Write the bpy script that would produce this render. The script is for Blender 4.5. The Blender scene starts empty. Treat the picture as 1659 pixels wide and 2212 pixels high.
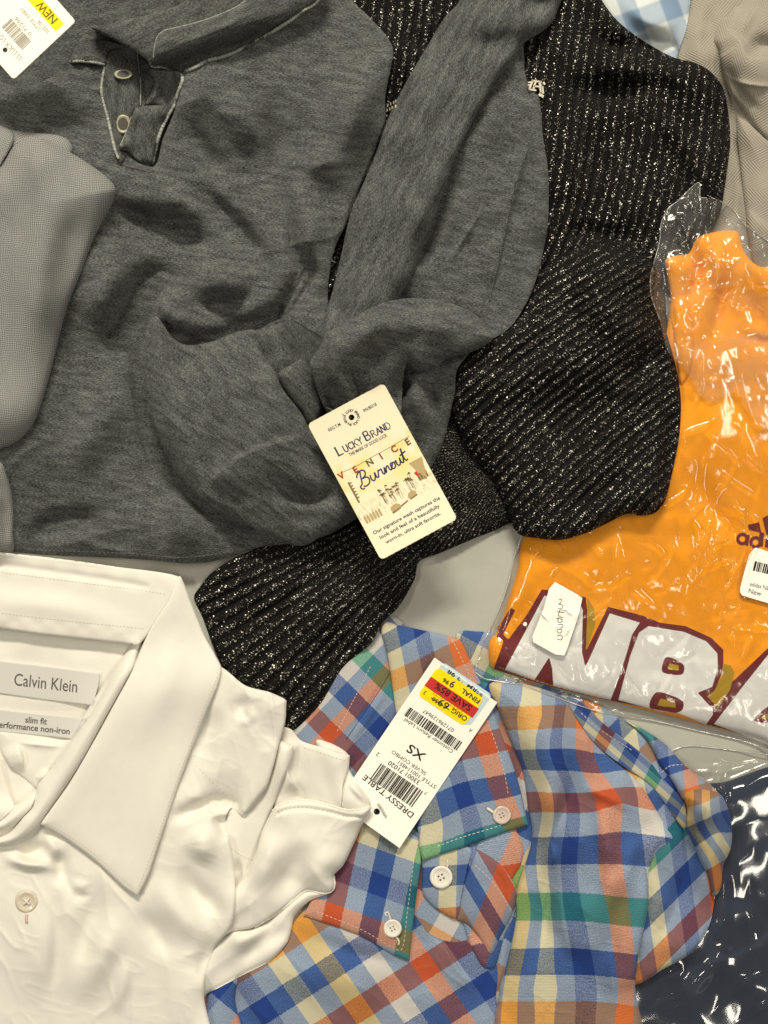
import bpy, math, random
import numpy as np
# ---------------------------------------------------------------- units
# layout is drawn on a sheet of 1659 x 2212 units (u), 1 unit = 0.28 mm on the table; heights use the same unit
S = 0.00028
HC = 2321.0            # camera height over the table in units (0.65 m)
CX, CY = 829.5, 1106.0
scene = bpy.context.scene
random.seed(7); rng = np.random.default_rng(7)

def lin(c):
    return tuple(((v/255)/12.92 if v/255 <= 0.04045 else ((v/255+0.055)/1.055)**2.4) for v in c)

# ---------------------------------------------------------------- camera, world, lamps
cam_d = bpy.data.cameras.new('camera'); cam = bpy.data.objects.new('camera', cam_d)
scene.collection.objects.link(cam); scene.camera = cam
cam.location = (0, 0, HC*S)
cam_d.sensor_fit = 'VERTICAL'; cam_d.sensor_height = 24
cam_d.angle = 2*math.atan(CY/HC)
cam_d.clip_start = 0.01; cam_d.clip_end = 50
world = bpy.data.worlds.new('World'); scene.world = world; world.use_nodes = True
bg = world.node_tree.nodes['Background']
bg.inputs[0].default_value = (1.0, 0.95, 0.84, 1); bg.inputs[1].default_value = 0.085
def area(name, loc, size, power, col=(1.0, 0.93, 0.765), rot=(0, 0, 0)):
    l = bpy.data.lights.new(name, 'AREA'); l.shape = 'RECTANGLE'; l.size, l.size_y = size
    l.energy = power; l.color = col
    o = bpy.data.objects.new(name, l); o.location = loc; o.rotation_euler = rot
    scene.collection.objects.link(o); return o
area('ceiling_lamp', (-0.1, 1.95, 1.65), (0.9, 0.22), 66, rot=(math.radians(-49), 0, 0))
area('ceiling_lamp', (1.45, 0.6, 1.8), (0.2, 0.9), 13, rot=(0, math.radians(38), 0))
area('ceiling_lamp', (-1.6, 0.3, 1.8), (0.2, 0.9), 15, rot=(0, math.radians(-42), 0))
area('ceiling_lamp', (0.85, -1.0, 2.2), (0.14, 0.8), 8, rot=(math.radians(24), math.radians(20), 0))
scene.view_settings.view_transform = 'Standard'; scene.view_settings.look = 'None'
scene.view_settings.exposure = 0.05; scene.view_settings.gamma = 1.0
cy = scene.cycles
cy.max_bounces = 8; cy.transparent_max_bounces = 16; cy.glossy_bounces = 3; cy.diffuse_bounces = 4
cy.sample_clamp_indirect = 4.0; cy.sample_clamp_direct = 12.0
cy.caustics_reflective = False; cy.caustics_refractive = False

# ---------------------------------------------------------------- height raster
R = 3.0; MG = 93.0
X0, Y0 = -MG, -MG
NX = int((1659+2*MG)/R)+1; NY = int((2212+2*MG)/R)+1
H = np.zeros((NY, NX))
RF = 1.75            # overall depth of folds

def snoise(x, y, wl, seed):
    """smooth value noise, x,y arrays"""
    r = np.random.default_rng(seed); T = r.uniform(-1, 1, (64, 64))
    gx = x/wl+1000; gy = y/wl+1000
    ix = np.floor(gx).astype(int); iy = np.floor(gy).astype(int)
    fx = gx-ix; fy = gy-iy
    fx = fx*fx*fx*(fx*(fx*6-15)+10); fy = fy*fy*fy*(fy*(fy*6-15)+10)
    a = T[iy % 64, ix % 64]; b = T[iy % 64, (ix+1) % 64]; c = T[(iy+1) % 64, ix % 64]; d = T[(iy+1) % 64, (ix+1) % 64]
    return (a*(1-fx)+b*fx)*(1-fy)+(c*(1-fx)+d*fx)*fy

def spline(pts, closed=True, step=5.0):
    """Catmull-Rom through pts; a point (x, y, 1) is a sharp corner"""
    P = np.array([p[:2] for p in pts], float); C = [len(p) > 2 for p in pts]
    n = len(P); out = []
    for i in range(n if closed else n-1):
        a, b = P[i], P[(i+1) % n]
        pa = P[i-1] if (closed or i > 0) else a
        pb = P[(i+2) % n] if (closed or i < n-2) else b
        L = np.hypot(*(b-a))+1e-9
        t0 = (b-a) if C[i] else (b-pa)*0.5
        t1 = (b-a) if C[(i+1) % n] else (pb-a)*0.5
        for t in (t0, t1):
            l = np.hypot(*t)
            if l > L: t *= L/l
        m = max(1, int(L/step))
        for k in range(m):
            s = k/m; s2 = s*s; s3 = s2*s
            out.append((2*s3-3*s2+1)*a+(s3-2*s2+s)*t0+(-2*s3+3*s2)*b+(s3-s2)*t1)
    if not closed: out.append(P[-1])
    return np.array(out)

def box(a, r):
    for ax in (0, 1):
        n = a.shape[ax]; k = max(1, int(r))
        p = np.pad(a, [(k+1, k) if i == ax else (0, 0) for i in (0, 1)], mode='edge')
        c = np.cumsum(p, axis=ax)
        if ax == 0: a = (c[2*k+1:]-c[:-(2*k+1)])/(2*k+1)
        else: a = (c[:, 2*k+1:]-c[:, :-(2*k+1)])/(2*k+1)
    return a
def blur(a, r): return box(box(a, r), r) if r >= 1 else a

def hs(x, y, A=None):
    A = H if A is None else A
    gx = np.clip((np.asarray(x, float)-X0)/R, 0, NX-1.001); gy = np.clip((np.asarray(y, float)-Y0)/R, 0, NY-1.001)
    ix = gx.astype(int); iy = gy.astype(int); fx = gx-ix; fy = gy-iy
    return (A[iy, ix]*(1-fx)+A[iy, ix+1]*fx)*(1-fy)+(A[iy+1, ix]*(1-fx)+A[iy+1, ix+1]*fx)*fy

def world_pt(x, y, z):
    k = (HC-z)/HC
    return np.stack([(x-CX)*k*S, (CY-y)*k*S, z*S], -1)

def at(x, y, z=0): return tuple(world_pt(np.float64(x), np.float64(y), np.float64(z)))

def seg_splat(gx, gy, loops, closed, reach):
    """distance to polylines: returns dist, signed side, path fraction, nearest x,y"""
    ny, nx = gx.shape; x0 = gx[0, 0]; y0 = gy[0, 0]; r = gx[0, 1]-gx[0, 0]
    D = np.full((ny, nx), 1e9); SG = np.zeros((ny, nx)); T = np.zeros((ny, nx)); NXp = gx.copy(); NYp = gy.copy()
    for lp in loops:
        m = len(lp); cnt = m if closed else m-1
        L = np.concatenate([[0], np.cumsum(np.hypot(*np.diff(lp, axis=0).T))]); tot = L[-1]+1e-9
        for i in range(cnt):
            a = lp[i]; b = lp[(i+1) % m]
            ia = max(0, int((min(a[0], b[0])-reach-x0)/r)); ib = min(nx, int((max(a[0], b[0])+reach-x0)/r)+2)
            ja = max(0, int((min(a[1], b[1])-reach-y0)/r)); jb = min(ny, int((max(a[1], b[1])+reach-y0)/r)+2)
            if ia >= ib or ja >= jb: continue
            X = gx[ja:jb, ia:ib]; Y = gy[ja:jb, ia:ib]
            d = b-a; l2 = d@d+1e-9
            t = np.clip(((X-a[0])*d[0]+(Y-a[1])*d[1])/l2, 0, 1)
            px = a[0]+t*d[0]; py = a[1]+t*d[1]
            dd = np.hypot(X-px, Y-py); w = dd < D[ja:jb, ia:ib]
            D[ja:jb, ia:ib][w] = dd[w]
            SG[ja:jb, ia:ib][w] = np.sign(d[0]*(Y-a[1])-d[1]*(X-a[0]))[w]
            T[ja:jb, ia:ib][w] = ((L[i]+t*(L[i+1]-L[i] if i+1 < len(L) else 0))/tot)[w]
            NXp[ja:jb, ia:ib][w] = px[w]; NYp[ja:jb, ia:ib][w] = py[w]
    return D, SG, T, NXp, NYp

def inside(gx, gy, loops):
    ys = gy[:, 0]; xs = gx[0]; M = np.zeros(gx.shape, bool)
    for lp in loops:
        a = lp; b = np.roll(lp, -1, 0)
        for j, y in enumerate(ys):
            w = (a[:, 1] > y) != (b[:, 1] > y)
            if not w.any(): continue
            aw, bw = a[w], b[w]
            xi = np.sort(aw[:, 0]+(y-aw[:, 1])/(bw[:, 1]-aw[:, 1])*(bw[:, 0]-aw[:, 0]))
            M[j] ^= (np.searchsorted(xi, xs) % 2).astype(bool)
    return M

def relief(gx, gy, strokes):
    z = np.zeros(gx.shape)
    for st in strokes:
        kind, amp, w, pts = st[:4]
        reach = w*3.2
        D, SG, T, _, _ = seg_splat(gx, gy, [spline(pts, False, 8)], False, reach)
        ok = D < 1e8
        tap = np.clip(np.minimum(T, 1-T)*(st[4] if len(st) > 4 else 2.3), 0, 1); tap = tap*tap*(3-2*tap)
        if kind == 'r': f = np.exp(-(D/w)**2)
        elif kind == 'v': f = -np.exp(-(D/w)**2)
        elif kind == 'k': f = np.exp(-np.abs(D)/w*1.6)              # crisp crease ridge
        elif kind == 's':                                       # overlap step, high side on the right of travel
            e = st[5] if len(st) > 5 else 5.0
            f = np.where(SG > 0, np.exp(-(D/w)**1.5), np.exp(-(D/e)**2))
        z += np.where(ok, f*amp*tap, 0)
    return z

def link(o, parent=None):
    scene.collection.objects.link(o)
    if parent: o.parent = parent
    return o
def root_loc(p):
    v = np.zeros(3)
    while p is not None: v += np.array(p.location); p = p.parent
    return v

def raw_mesh(name, V, F, mat, parent=None, uv=None, smooth=True, kind=None):
    """V world coords; F list/array of faces (array n x 4 or list)"""
    me = bpy.data.meshes.new(name)
    V = np.asarray(V, float)-root_loc(parent)
    if isinstance(F, np.ndarray) and F.ndim == 2:
        n, k = F.shape
        me.vertices.add(len(V)); me.vertices.foreach_set('co', V.astype(np.float32).ravel())
        me.loops.add(n*k); me.loops.foreach_set('vertex_index', F.astype(np.int32).ravel())
        me.polygons.add(n); me.polygons.foreach_set('loop_start', np.arange(0, n*k, k, dtype=np.int32))
        me.polygons.foreach_set('loop_total', np.full(n, k, np.int32))
        me.update(calc_edges=True)
    else:
        me.from_pydata([tuple(v) for v in V], [], [tuple(int(i) for i in f) for f in F]); me.update()
    if uv is not None:
        lv = np.zeros(len(me.loops), np.int32); me.loops.foreach_get('vertex_index', lv)
        l = me.uv_layers.new(name='UVMap'); l.data.foreach_set('uv', np.asarray(uv, np.float32)[lv].ravel())
    if smooth: me.polygons.foreach_set('use_smooth', np.ones(len(me.polygons), bool))
    me.materials.append(mat)
    o = bpy.data.objects.new(name, me); link(o, parent)
    if kind: o['kind'] = kind
    return o

def uvrot(deg, sx=1, sy=1):
    c, s = math.cos(math.radians(deg)), math.sin(math.radians(deg))
    return lambda x, y: ((x*c+y*s)*sx/100, (-x*s+y*c)*sy/100)

def tps(ctrl):
    """thin plate spline (x,y)->(u,v)"""
    P = np.array([c[:2] for c in ctrl], float)/1000; Q = np.array([c[2:] for c in ctrl], float); n = len(P)
    U = lambda r2: np.where(r2 > 1e-14, r2*np.log(r2+1e-20), 0)
    K = U(((P[:, None]-P[None])**2).sum(-1))+np.eye(n)*2e-4
    A = np.zeros((n+3, n+3)); A[:n, :n] = K; A[:n, n] = 1; A[:n, n+1:] = P; A[n, :n] = 1; A[n+1:, :n] = P.T
    W = np.linalg.solve(A, np.vstack([Q, np.zeros((3, 2))]))
    def f(x, y):
        sh = x.shape; q = np.stack([x.ravel(), y.ravel()], -1)/1000; o = np.zeros((len(q), 2))
        for i in range(n): o += U(((q-P[i])**2).sum(-1))[:, None]*W[i]
        o += W[n]+q@W[n+1:]
        return o[:, 0].reshape(sh), o[:, 1].reshape(sh)
    return f
def affine(ctrl):
    """least squares affine (x,y)->(u,v)"""
    A = np.array([[c[0], c[1], 1] for c in ctrl], float); Q = np.array([c[2:] for c in ctrl], float)
    W = np.linalg.lstsq(A, Q, rcond=None)[0]
    return lambda x, y: (x*W[0, 0]+y*W[1, 0]+W[2, 0], x*W[0, 1]+y*W[1, 1]+W[2, 1])

def patch(name, pts, mat, parent=None, t=4, puff=0, pw=40, er=6, eh=3, bl=12, strokes=(), noise=(), uv=None,
          f=1, holes=(), film=False, skirt=True, update=True, extra=None, zf=None, follow=False, corners=False,
          kind=None, crinkle=None, fade=None, undercut=.45, rfx=1.0, crease=()):
    """a piece of cloth / paper / film laid over what is already on the table"""
    r = R/f
    lp = spline([(p[0], p[1], 1) for p in pts] if corners else pts, True, 4)
    loops = [lp]+[spline(h, True, 2) for h in holes]
    xa = max(X0, lp[:, 0].min()-2*r); xb = min(X0+(NX-1)*R, lp[:, 0].max()+2*r)
    ya = max(Y0, lp[:, 1].min()-2*r); yb = min(Y0+(NY-1)*R, lp[:, 1].max()+2*r)
    ia = int((xa-X0)/R); ib = int(math.ceil((xb-X0)/R)); ja = int((ya-Y0)/R); jb = int(math.ceil((yb-Y0)/R))
    nx = (ib-ia)*f+1; ny = (jb-ja)*f+1
    gx, gy = np.meshgrid(X0+ia*R+np.arange(nx)*r, Y0+ja*R+np.arange(ny)*r)
    M = inside(gx, gy, loops)
    reach = max(er, (pw*2.5 if puff else 0), 2*r+1, (fade or 0)*1.2)
    D, _, _, PX, PY = seg_splat(gx, gy, loops, True, reach)
    d = np.where(M, np.minimum(D, reach), 0)
    Hb = hs(gx, gy)
    if zf is not None:
        pl = zf(gx, gy); z = pl+max(0, (Hb-pl)[M].max())+1.0 if M.any() else pl
    else:
        if follow: base = Hb
        else:
            k = max(1, int(bl/r)); base = blur(Hb, k)
        rel = np.zeros(gx.shape)
        rf = 1.0 if film else RF*rfx
        if puff: rel += puff*(1.2 if not film else 1)*(1-np.exp(-d/pw))
        if strokes: rel += rf*relief(gx, gy, strokes)
        for wl, amp, sd in noise: rel += rf*amp*snoise(gx, gy, wl, sd)
        for wl, amp, sd, ang in crease:
            ca, sa = math.cos(math.radians(ang)), math.sin(math.radians(ang))
            wx = gx+14*snoise(gx, gy, 90, sd+50); wy = gy+14*snoise(gx, gy, 90, sd+51)
            n = snoise((wx*ca+wy*sa)*.35, -wx*sa+wy*ca, wl, sd)
            rel += amp*(1-np.abs(n))**3*np.clip(.5+snoise(gx, gy, wl*3, sd+52), 0, 1)
        if extra: rel += extra(gx, gy)
        if crinkle: rel += crinkle(gx, gy)
        if fade: 
            q = np.clip(d/fade, 0, 1); rel *= q*q*(3-2*q)
        if eh:
            q = 1-np.clip(d/er, 0, 1); rel += -eh*(1-np.sqrt(np.maximum(0, 1-q*q)))
        z = base+t+rel
        if not follow:
            lo = Hb+min(t, 1.2)
            # smooth maximum keeps overlaps soft
            kk = 3.0; dz = z-lo; z = np.where(dz > kk, z, np.where(dz < -kk, lo, lo+(dz+kk)**2/(4*kk)))
    C = M[:-1, :-1] | M[1:, :-1] | M[:-1, 1:] | M[1:, 1:]
    # keep a cell only if its outside corners are near the outline
    used = np.zeros(M.shape, bool)
    used[:-1, :-1] |= C; used[1:, :-1] |= C; used[:-1, 1:] |= C; used[1:, 1:] |= C
    out = used & ~M
    # on the domain border just leave vertices where they are
    snap = out & (D < 2.2*r)
    vx = np.where(snap, PX, gx); vy = np.where(snap, PY, gy)
    idx = -np.ones(M.shape, int); idx[used] = np.arange(used.sum())
    V = world_pt(vx[used], vy[used], z[used])
    jj, ii = np.nonzero(C)
    F = np.stack([idx[jj, ii], idx[jj+1, ii], idx[jj+1, ii+1], idx[jj, ii+1]], -1)
    if uv is None: uv = uvrot(0)
    u, v = uv(vx[used], vy[used]); UV = np.stack([u, v], -1)
    if skirt and not film:
        zl = np.minimum(Hb, z-0.5)[used]-0.6
        # boundary edges of the cell set
        Cp = np.pad(C, 1)
        E = []
        top = C & ~Cp[:-2, 1:-1]; j, i = np.nonzero(top); E.append(np.stack([idx[j, i+1], idx[j, i]], -1))
        bot = C & ~Cp[2:, 1:-1]; j, i = np.nonzero(bot); E.append(np.stack([idx[j+1, i], idx[j+1, i+1]], -1))
        lef = C & ~Cp[1:-1, :-2]; j, i = np.nonzero(lef); E.append(np.stack([idx[j, i], idx[j+1, i]], -1))
        rig = C & ~Cp[1:-1, 2:]; j, i = np.nonzero(rig); E.append(np.stack([idx[j+1, i+1], idx[j, i+1]], -1))
        E = np.concatenate(E); ids = np.unique(E)
        mp = -np.ones(len(V), int); mp[ids] = np.arange(len(ids))
        zz = z[used]
        Mf = box(box(M.astype(float), 2), 2); gy_, gx_ = np.gradient(Mf); gl = np.hypot(gx_, gy_)+1e-6
        und = np.clip((zz_ := z[used][ids])-zl[ids]-2, 0, 26)*undercut
        Vt = V[ids]; lowz = zl[ids]; Vb = world_pt(vx[used][ids]+(gx_/gl)[used][ids]*und, vy[used][ids]+(gy_/gl)[used][ids]*und, lowz)
        n0 = len(V); n1 = n0+len(ids)
        V = np.concatenate([V, Vt, Vb]); UV = np.concatenate([UV, UV[ids], UV[ids]+np.stack([np.zeros(len(ids)), (zz[ids]-lowz)/100], -1)])
        a = mp[E[:, 0]]; b = mp[E[:, 1]]
        F = np.concatenate([F, np.stack([n0+a, n1+a, n1+b, n0+b], -1)[:, ::-1]])
    o = raw_mesh(name, V, F, mat, parent, UV, kind=kind)
    if update:
        Mc = M[::f, ::f]; zc = z[::f, ::f]
        sub = H[ja:ja+Mc.shape[0], ia:ia+Mc.shape[1]]
        sub[Mc] = np.maximum(sub, zc)[Mc]
    return o

def tube(name, pts, rad, mat, parent, lift=0.6, bumps=0, smooth=True, step=4, kind=None, closed=False, zabs=None, flat=1.0):
    """cord following a path on the surface; pts (x,y)"""
    c = spline(pts, closed, step); n = len(c)
    z = (hs(c[:, 0], c[:, 1])+rad*lift) if zabs is None else (np.interp(np.linspace(0, 1, n), np.linspace(0, 1, len(zabs)), zabs))
    L = np.arange(n); rr = rad*(1+bumps*np.sin(L*2.1)) if bumps else np.full(n, rad)
    if zabs is None: z = np.convolve(np.pad(z, 2, mode='edge'), np.ones(5)/5, 'valid')
    tg = np.gradient(c, axis=0); tg /= np.hypot(*tg.T)[:, None]+1e-9; nr = np.stack([-tg[:, 1], tg[:, 0]], -1)
    K = 6; V = []
    for k in range(K):
        a = 2*math.pi*k/K
        V.append(world_pt(c[:, 0]+nr[:, 0]*rr*math.cos(a), c[:, 1]+nr[:, 1]*rr*math.cos(a), z+rr*flat*math.sin(a)))
    V = np.stack(V, 1).reshape(-1, 3); F = []
    for i in range(n if closed else n-1):
        for k in range(K):
            i2 = (i+1) % n; F.append((i*K+k, i*K+(k+1) % K, i2*K+(k+1) % K, i2*K+k))
    if not closed: F.append(tuple(range(K-1, -1, -1))); F.append(tuple((n-1)*K+k for k in range(K)))
    uv = np.repeat(c/100, K, 0)
    return raw_mesh(name, V, F, mat, parent, uv, smooth, kind)

def stitches(pts, mat, parent, dash=7, gap=4, w=1.3, name='stitching', lift=0.5):
    c = spline(pts, False, 1.0); L = np.concatenate([[0], np.cumsum(np.hypot(*np.diff(c, axis=0).T))])
    V = []; F = []; s = 0
    while s+dash < L[-1]:
        q = [np.array([np.interp(s+dash*k/2, L, c[:, 0]), np.interp(s+dash*k/2, L, c[:, 1])]) for k in range(3)]
        d = (q[2]-q[0])/(np.hypot(*(q[2]-q[0]))+1e-9); nr = np.array([-d[1], d[0]])*w
        b = len(V)
        for k, (ww, hh) in enumerate(((.6, 0.1), (1, 0.9), (.6, 0.1))):
            z = float(hs(q[k][0], q[k][1]))+lift
            V.append(at(*(q[k]+nr*ww), z)); V.append(at(*q[k], z+hh)); V.append(at(*(q[k]-nr*ww), z))
        for k in range(2):
            F.append((b+3*k, b+3*k+1, b+3*k+4, b+3*k+3)); F.append((b+3*k+1, b+3*k+2, b+3*k+5, b+3*k+4))
        s += dash+gap
    if V: return raw_mesh(name, V, F, mat, parent, None, True, 'stuff')

# ---------------------------------------------------------------- root things
def thing(name, label, cat, x, y, group=None):
    o = bpy.data.objects.new(name, None); o.empty_display_size = 0.02
    link(o); o.location = at(x, y, 0); o['label'] = label; o['category'] = cat
    if group: o['group'] = group
    return o

# ---------------------------------------------------------------- materials
def newmat(name):
    m = bpy.data.materials.new(name); m.use_nodes = True; nt = m.node_tree
    return m, nt, nt.nodes, nt.links, nt.nodes['Principled BSDF']
def N(nt, typ, ins=None, **kw):
    n = nt.nodes.new(typ)
    for k, v in kw.items(): setattr(n, k, v)
    for k, v in (ins or {}).items():
        if isinstance(v, bpy.types.NodeSocket): nt.links.new(v, n.inputs[k])
        else: n.inputs[k].default_value = v
    return n
def mth(nt, op, a, b=None, c=None):
    ins = {0: a}
    if b is not None: ins[1] = b
    if c is not None: ins[2] = c
    return N(nt, 'ShaderNodeMath', ins, operation=op).outputs[0]
def mixc(nt, fac, a, b, mode='MIX'):
    n = nt.nodes.new('ShaderNodeMix'); n.data_type = 'RGBA'; n.blend_type = mode
    for k, v in ((0, fac), (6, a), (7, b)):
        if isinstance(v, bpy.types.NodeSocket): nt.links.new(v, n.inputs[k])
        else: n.inputs[k].default_value = (*v, 1) if (k > 0 and len(v) == 3) else v
    return n.outputs[2]
def ramp(nt, fac, stops, interp='LINEAR'):
    n = nt.nodes.new('ShaderNodeValToRGB'); n.color_ramp.interpolation = interp
    el = n.color_ramp.elements
    while len(el) > 1: el.remove(el[-1])
    for i, (p, c) in enumerate(stops):
        e = el[0] if i == 0 else el.new(p)
        e.position = p; e.color = (*c, 1) if len(c) == 3 else c
    nt.links.new(fac, n.inputs[0]); return n.outputs[0]
def uvn(nt, sx=1, sy=1):
    u = nt.nodes.new('ShaderNodeUVMap')
    return N(nt, 'ShaderNodeMapping', {0: u.outputs[0], 3: (sx, sy, 1)}).outputs[0]
def noise(nt, vec, scale, detail=2, rough=.5, out=0):
    return N(nt, 'ShaderNodeTexNoise', {'Vector': vec, 'Scale': scale, 'Detail': detail, 'Roughness': rough}).outputs[out]
def bump(nt, b, h, dist, strength=1.0):
    n = N(nt, 'ShaderNodeBump', {'Height': h, 'Strength': strength, 'Distance': dist})
    nt.links.new(n.outputs[0], b.inputs['Normal']); return n

def plain(name, rgb, rough=.6, spec=.3, coat=0, trans=0):
    m, nt, ns, lk, b = newmat(name)
    b.inputs['Base Color'].default_value = (*lin(rgb), 1); b.inputs['Roughness'].default_value = rough
    b.inputs['Specular IOR Level'].default_value = spec; b.inputs['Coat Weight'].default_value = coat
    b.inputs['Coat Roughness'].default_value = .15
    return m

def heather(name, dark, light, sx=16, sy=52, knit=26, tint=(120, 105, 95)):
    m, nt, ns, lk, b = newmat(name)
    v = uvn(nt, sx, sy)
    n1 = noise(nt, v, 1.0, 3, .7)
    n2 = noise(nt, uvn(nt, 2.2, 8), 1.0, 4, .65)
    n3 = noise(nt, uvn(nt, 60, 60), 1.0, 1, .5)
    f = mth(nt, 'ADD', mth(nt, 'MULTIPLY', n1, .9), mth(nt, 'MULTIPLY', n3, .35))
    f = mth(nt, 'ADD', f, mth(nt, 'MULTIPLY', n2, .44))
    c = ramp(nt, f, [(.69, lin(dark)), (.84, lin([(a+b_)/2 for a, b_ in zip(dark, light)])), (1.0, lin(light))])
    br = noise(nt, uvn(nt, 4, 9), 2.0, 2)
    c = mixc(nt, mth(nt, 'MULTIPLY', ramp(nt, br, [(.5, (0, 0, 0)), (.75, (1, 1, 1))]), .22), c, lin(tint))
    lk.new(c, b.inputs['Base Color']); b.inputs['Roughness'].default_value = .95
    b.inputs['Specular IOR Level'].default_value = .1
    b.inputs['Sheen Weight'].default_value = .12; b.inputs['Sheen Roughness'].default_value = .5
    w = N(nt, 'ShaderNodeTexWave', {'Vector': uvn(nt, 1, 1), 'Scale': knit, 'Distortion': 1.2, 'Detail': 1, 'Detail Scale': 4}, bands_direction='X')
    h = mth(nt, 'ADD', mth(nt, 'MULTIPLY', w.outputs[1], .35), n3)
    h = mth(nt, 'ADD', h, mth(nt, 'MULTIPLY', n1, .6))
    bump(nt, b, h, .0005, .9)
    return m

def cotton(name, rgb, var=.04, wv=90, dist=.0001, rough=.85, sheen=.1, sss=0):
    m, nt, ns, lk, b = newmat(name)
    n = noise(nt, uvn(nt), 3.0, 4, .6)
    a = lin(rgb); d = tuple(v*(1-var*3) for v in a)
    c = ramp(nt, n, [(.3, d), (.65, a)])
    lk.new(c, b.inputs['Base Color']); b.inputs['Roughness'].default_value = rough
    b.inputs['Specular IOR Level'].default_value = .1
    b.inputs['Sheen Weight'].default_value = sheen
    h = noise(nt, uvn(nt, wv*.6, wv), 1.0, 2, .6)
    bump(nt, b, h, dist*2, .7)
    return m
GREY = heather('grey_heather_jersey', (34, 36, 37), (129, 132, 130))
GREYB = heather('grey_heather_rib', (34, 36, 37), (125, 128, 125), 16, 52, 30)
CORD = heather('faded_grey_cord', (130, 134, 130), (190, 192, 182), 60, 60, 40, (150, 150, 140))
def fleck_knit():
    """uv.x counts ribs, uv.y runs along them (1 = one rib width)"""
    m, nt, ns, lk, b = newmat('black_metallic_knit')
    u0 = nt.nodes.new('ShaderNodeUVMap').outputs[0]
    su = N(nt, 'ShaderNodeSeparateXYZ', {0: u0})
    crest = mth(nt, 'ABSOLUTE', mth(nt, 'SINE', mth(nt, 'MULTIPLY', su.outputs[0], math.pi)))
    v = N(nt, 'ShaderNodeMapping', {0: u0, 3: (8.6, 8.0, 1)}).outputs[0]
    vo = N(nt, 'ShaderNodeTexVoronoi', {'Vector': v, 'Scale': 1.0, 'Randomness': 1.0})
    rnd = N(nt, 'ShaderNodeSeparateColor', {0: vo.outputs['Color']})
    size = mth(nt, 'MULTIPLY_ADD', rnd.outputs[1], .30, .16)
    near = mth(nt, 'LESS_THAN', vo.outputs['Distance'], size)
    patchy = noise(nt, N(nt, 'ShaderNodeMapping', {0: u0, 3: (.25, .25, 1)}).outputs[0], 1.0, 3)
    thr = mth(nt, 'MULTIPLY_ADD', patchy, -.6, 1.28)
    thr = mth(nt, 'MULTIPLY_ADD', mth(nt, 'POWER', crest, 2.0), -.85, thr)
    some = mth(nt, 'GREATER_THAN', rnd.outputs[0], thr)
    mask = mth(nt, 'MULTIPLY', near, some)
    br = noise(nt, N(nt, 'ShaderNodeMapping', {0: u0, 3: (9, 12, 1)}).outputs[0], 1.0, 1)
    base = ramp(nt, br, [(.35, lin((10, 9, 9))), (.7, lin((28, 26, 25)))])
    fl = ramp(nt, rnd.outputs[2], [(0, lin((90, 86, 80))), (.6, lin((160, 155, 145))), (.90, lin((200, 195, 184))), (1, lin((250, 246, 236)))])
    lk.new(mixc(nt, mask, base, fl), b.inputs['Base Color'])
    lk.new(mth(nt, 'MULTIPLY', mask, .7), b.inputs['Metallic'])
    lk.new(mth(nt, 'MULTIPLY_ADD', mask, -.45, .8), b.inputs['Roughness'])
    b.inputs['Specular IOR Level'].default_value = .12
    off = N(nt, 'ShaderNodeVectorMath', {0: vo.outputs['Color'], 1: (.5, .5, .5)}, operation='SUBTRACT')
    sc = N(nt, 'ShaderNodeVectorMath', {0: off.outputs[0], 'Scale': mth(nt, 'MULTIPLY', mask, 1.1)}, operation='SCALE')
    bm = N(nt, 'ShaderNodeBump', {'Height': br, 'Strength': .8, 'Distance': .0004})
    ad = N(nt, 'ShaderNodeVectorMath', {0: bm.outputs[0], 1: sc.outputs[0]}, operation='ADD')
    nm = N(nt, 'ShaderNodeVectorMath', {0: ad.outputs[0]}, operation='NORMALIZE')
    lk.new(nm.outputs[0], b.inputs['Normal'])
    return m
BLACK = fleck_knit()

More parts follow.
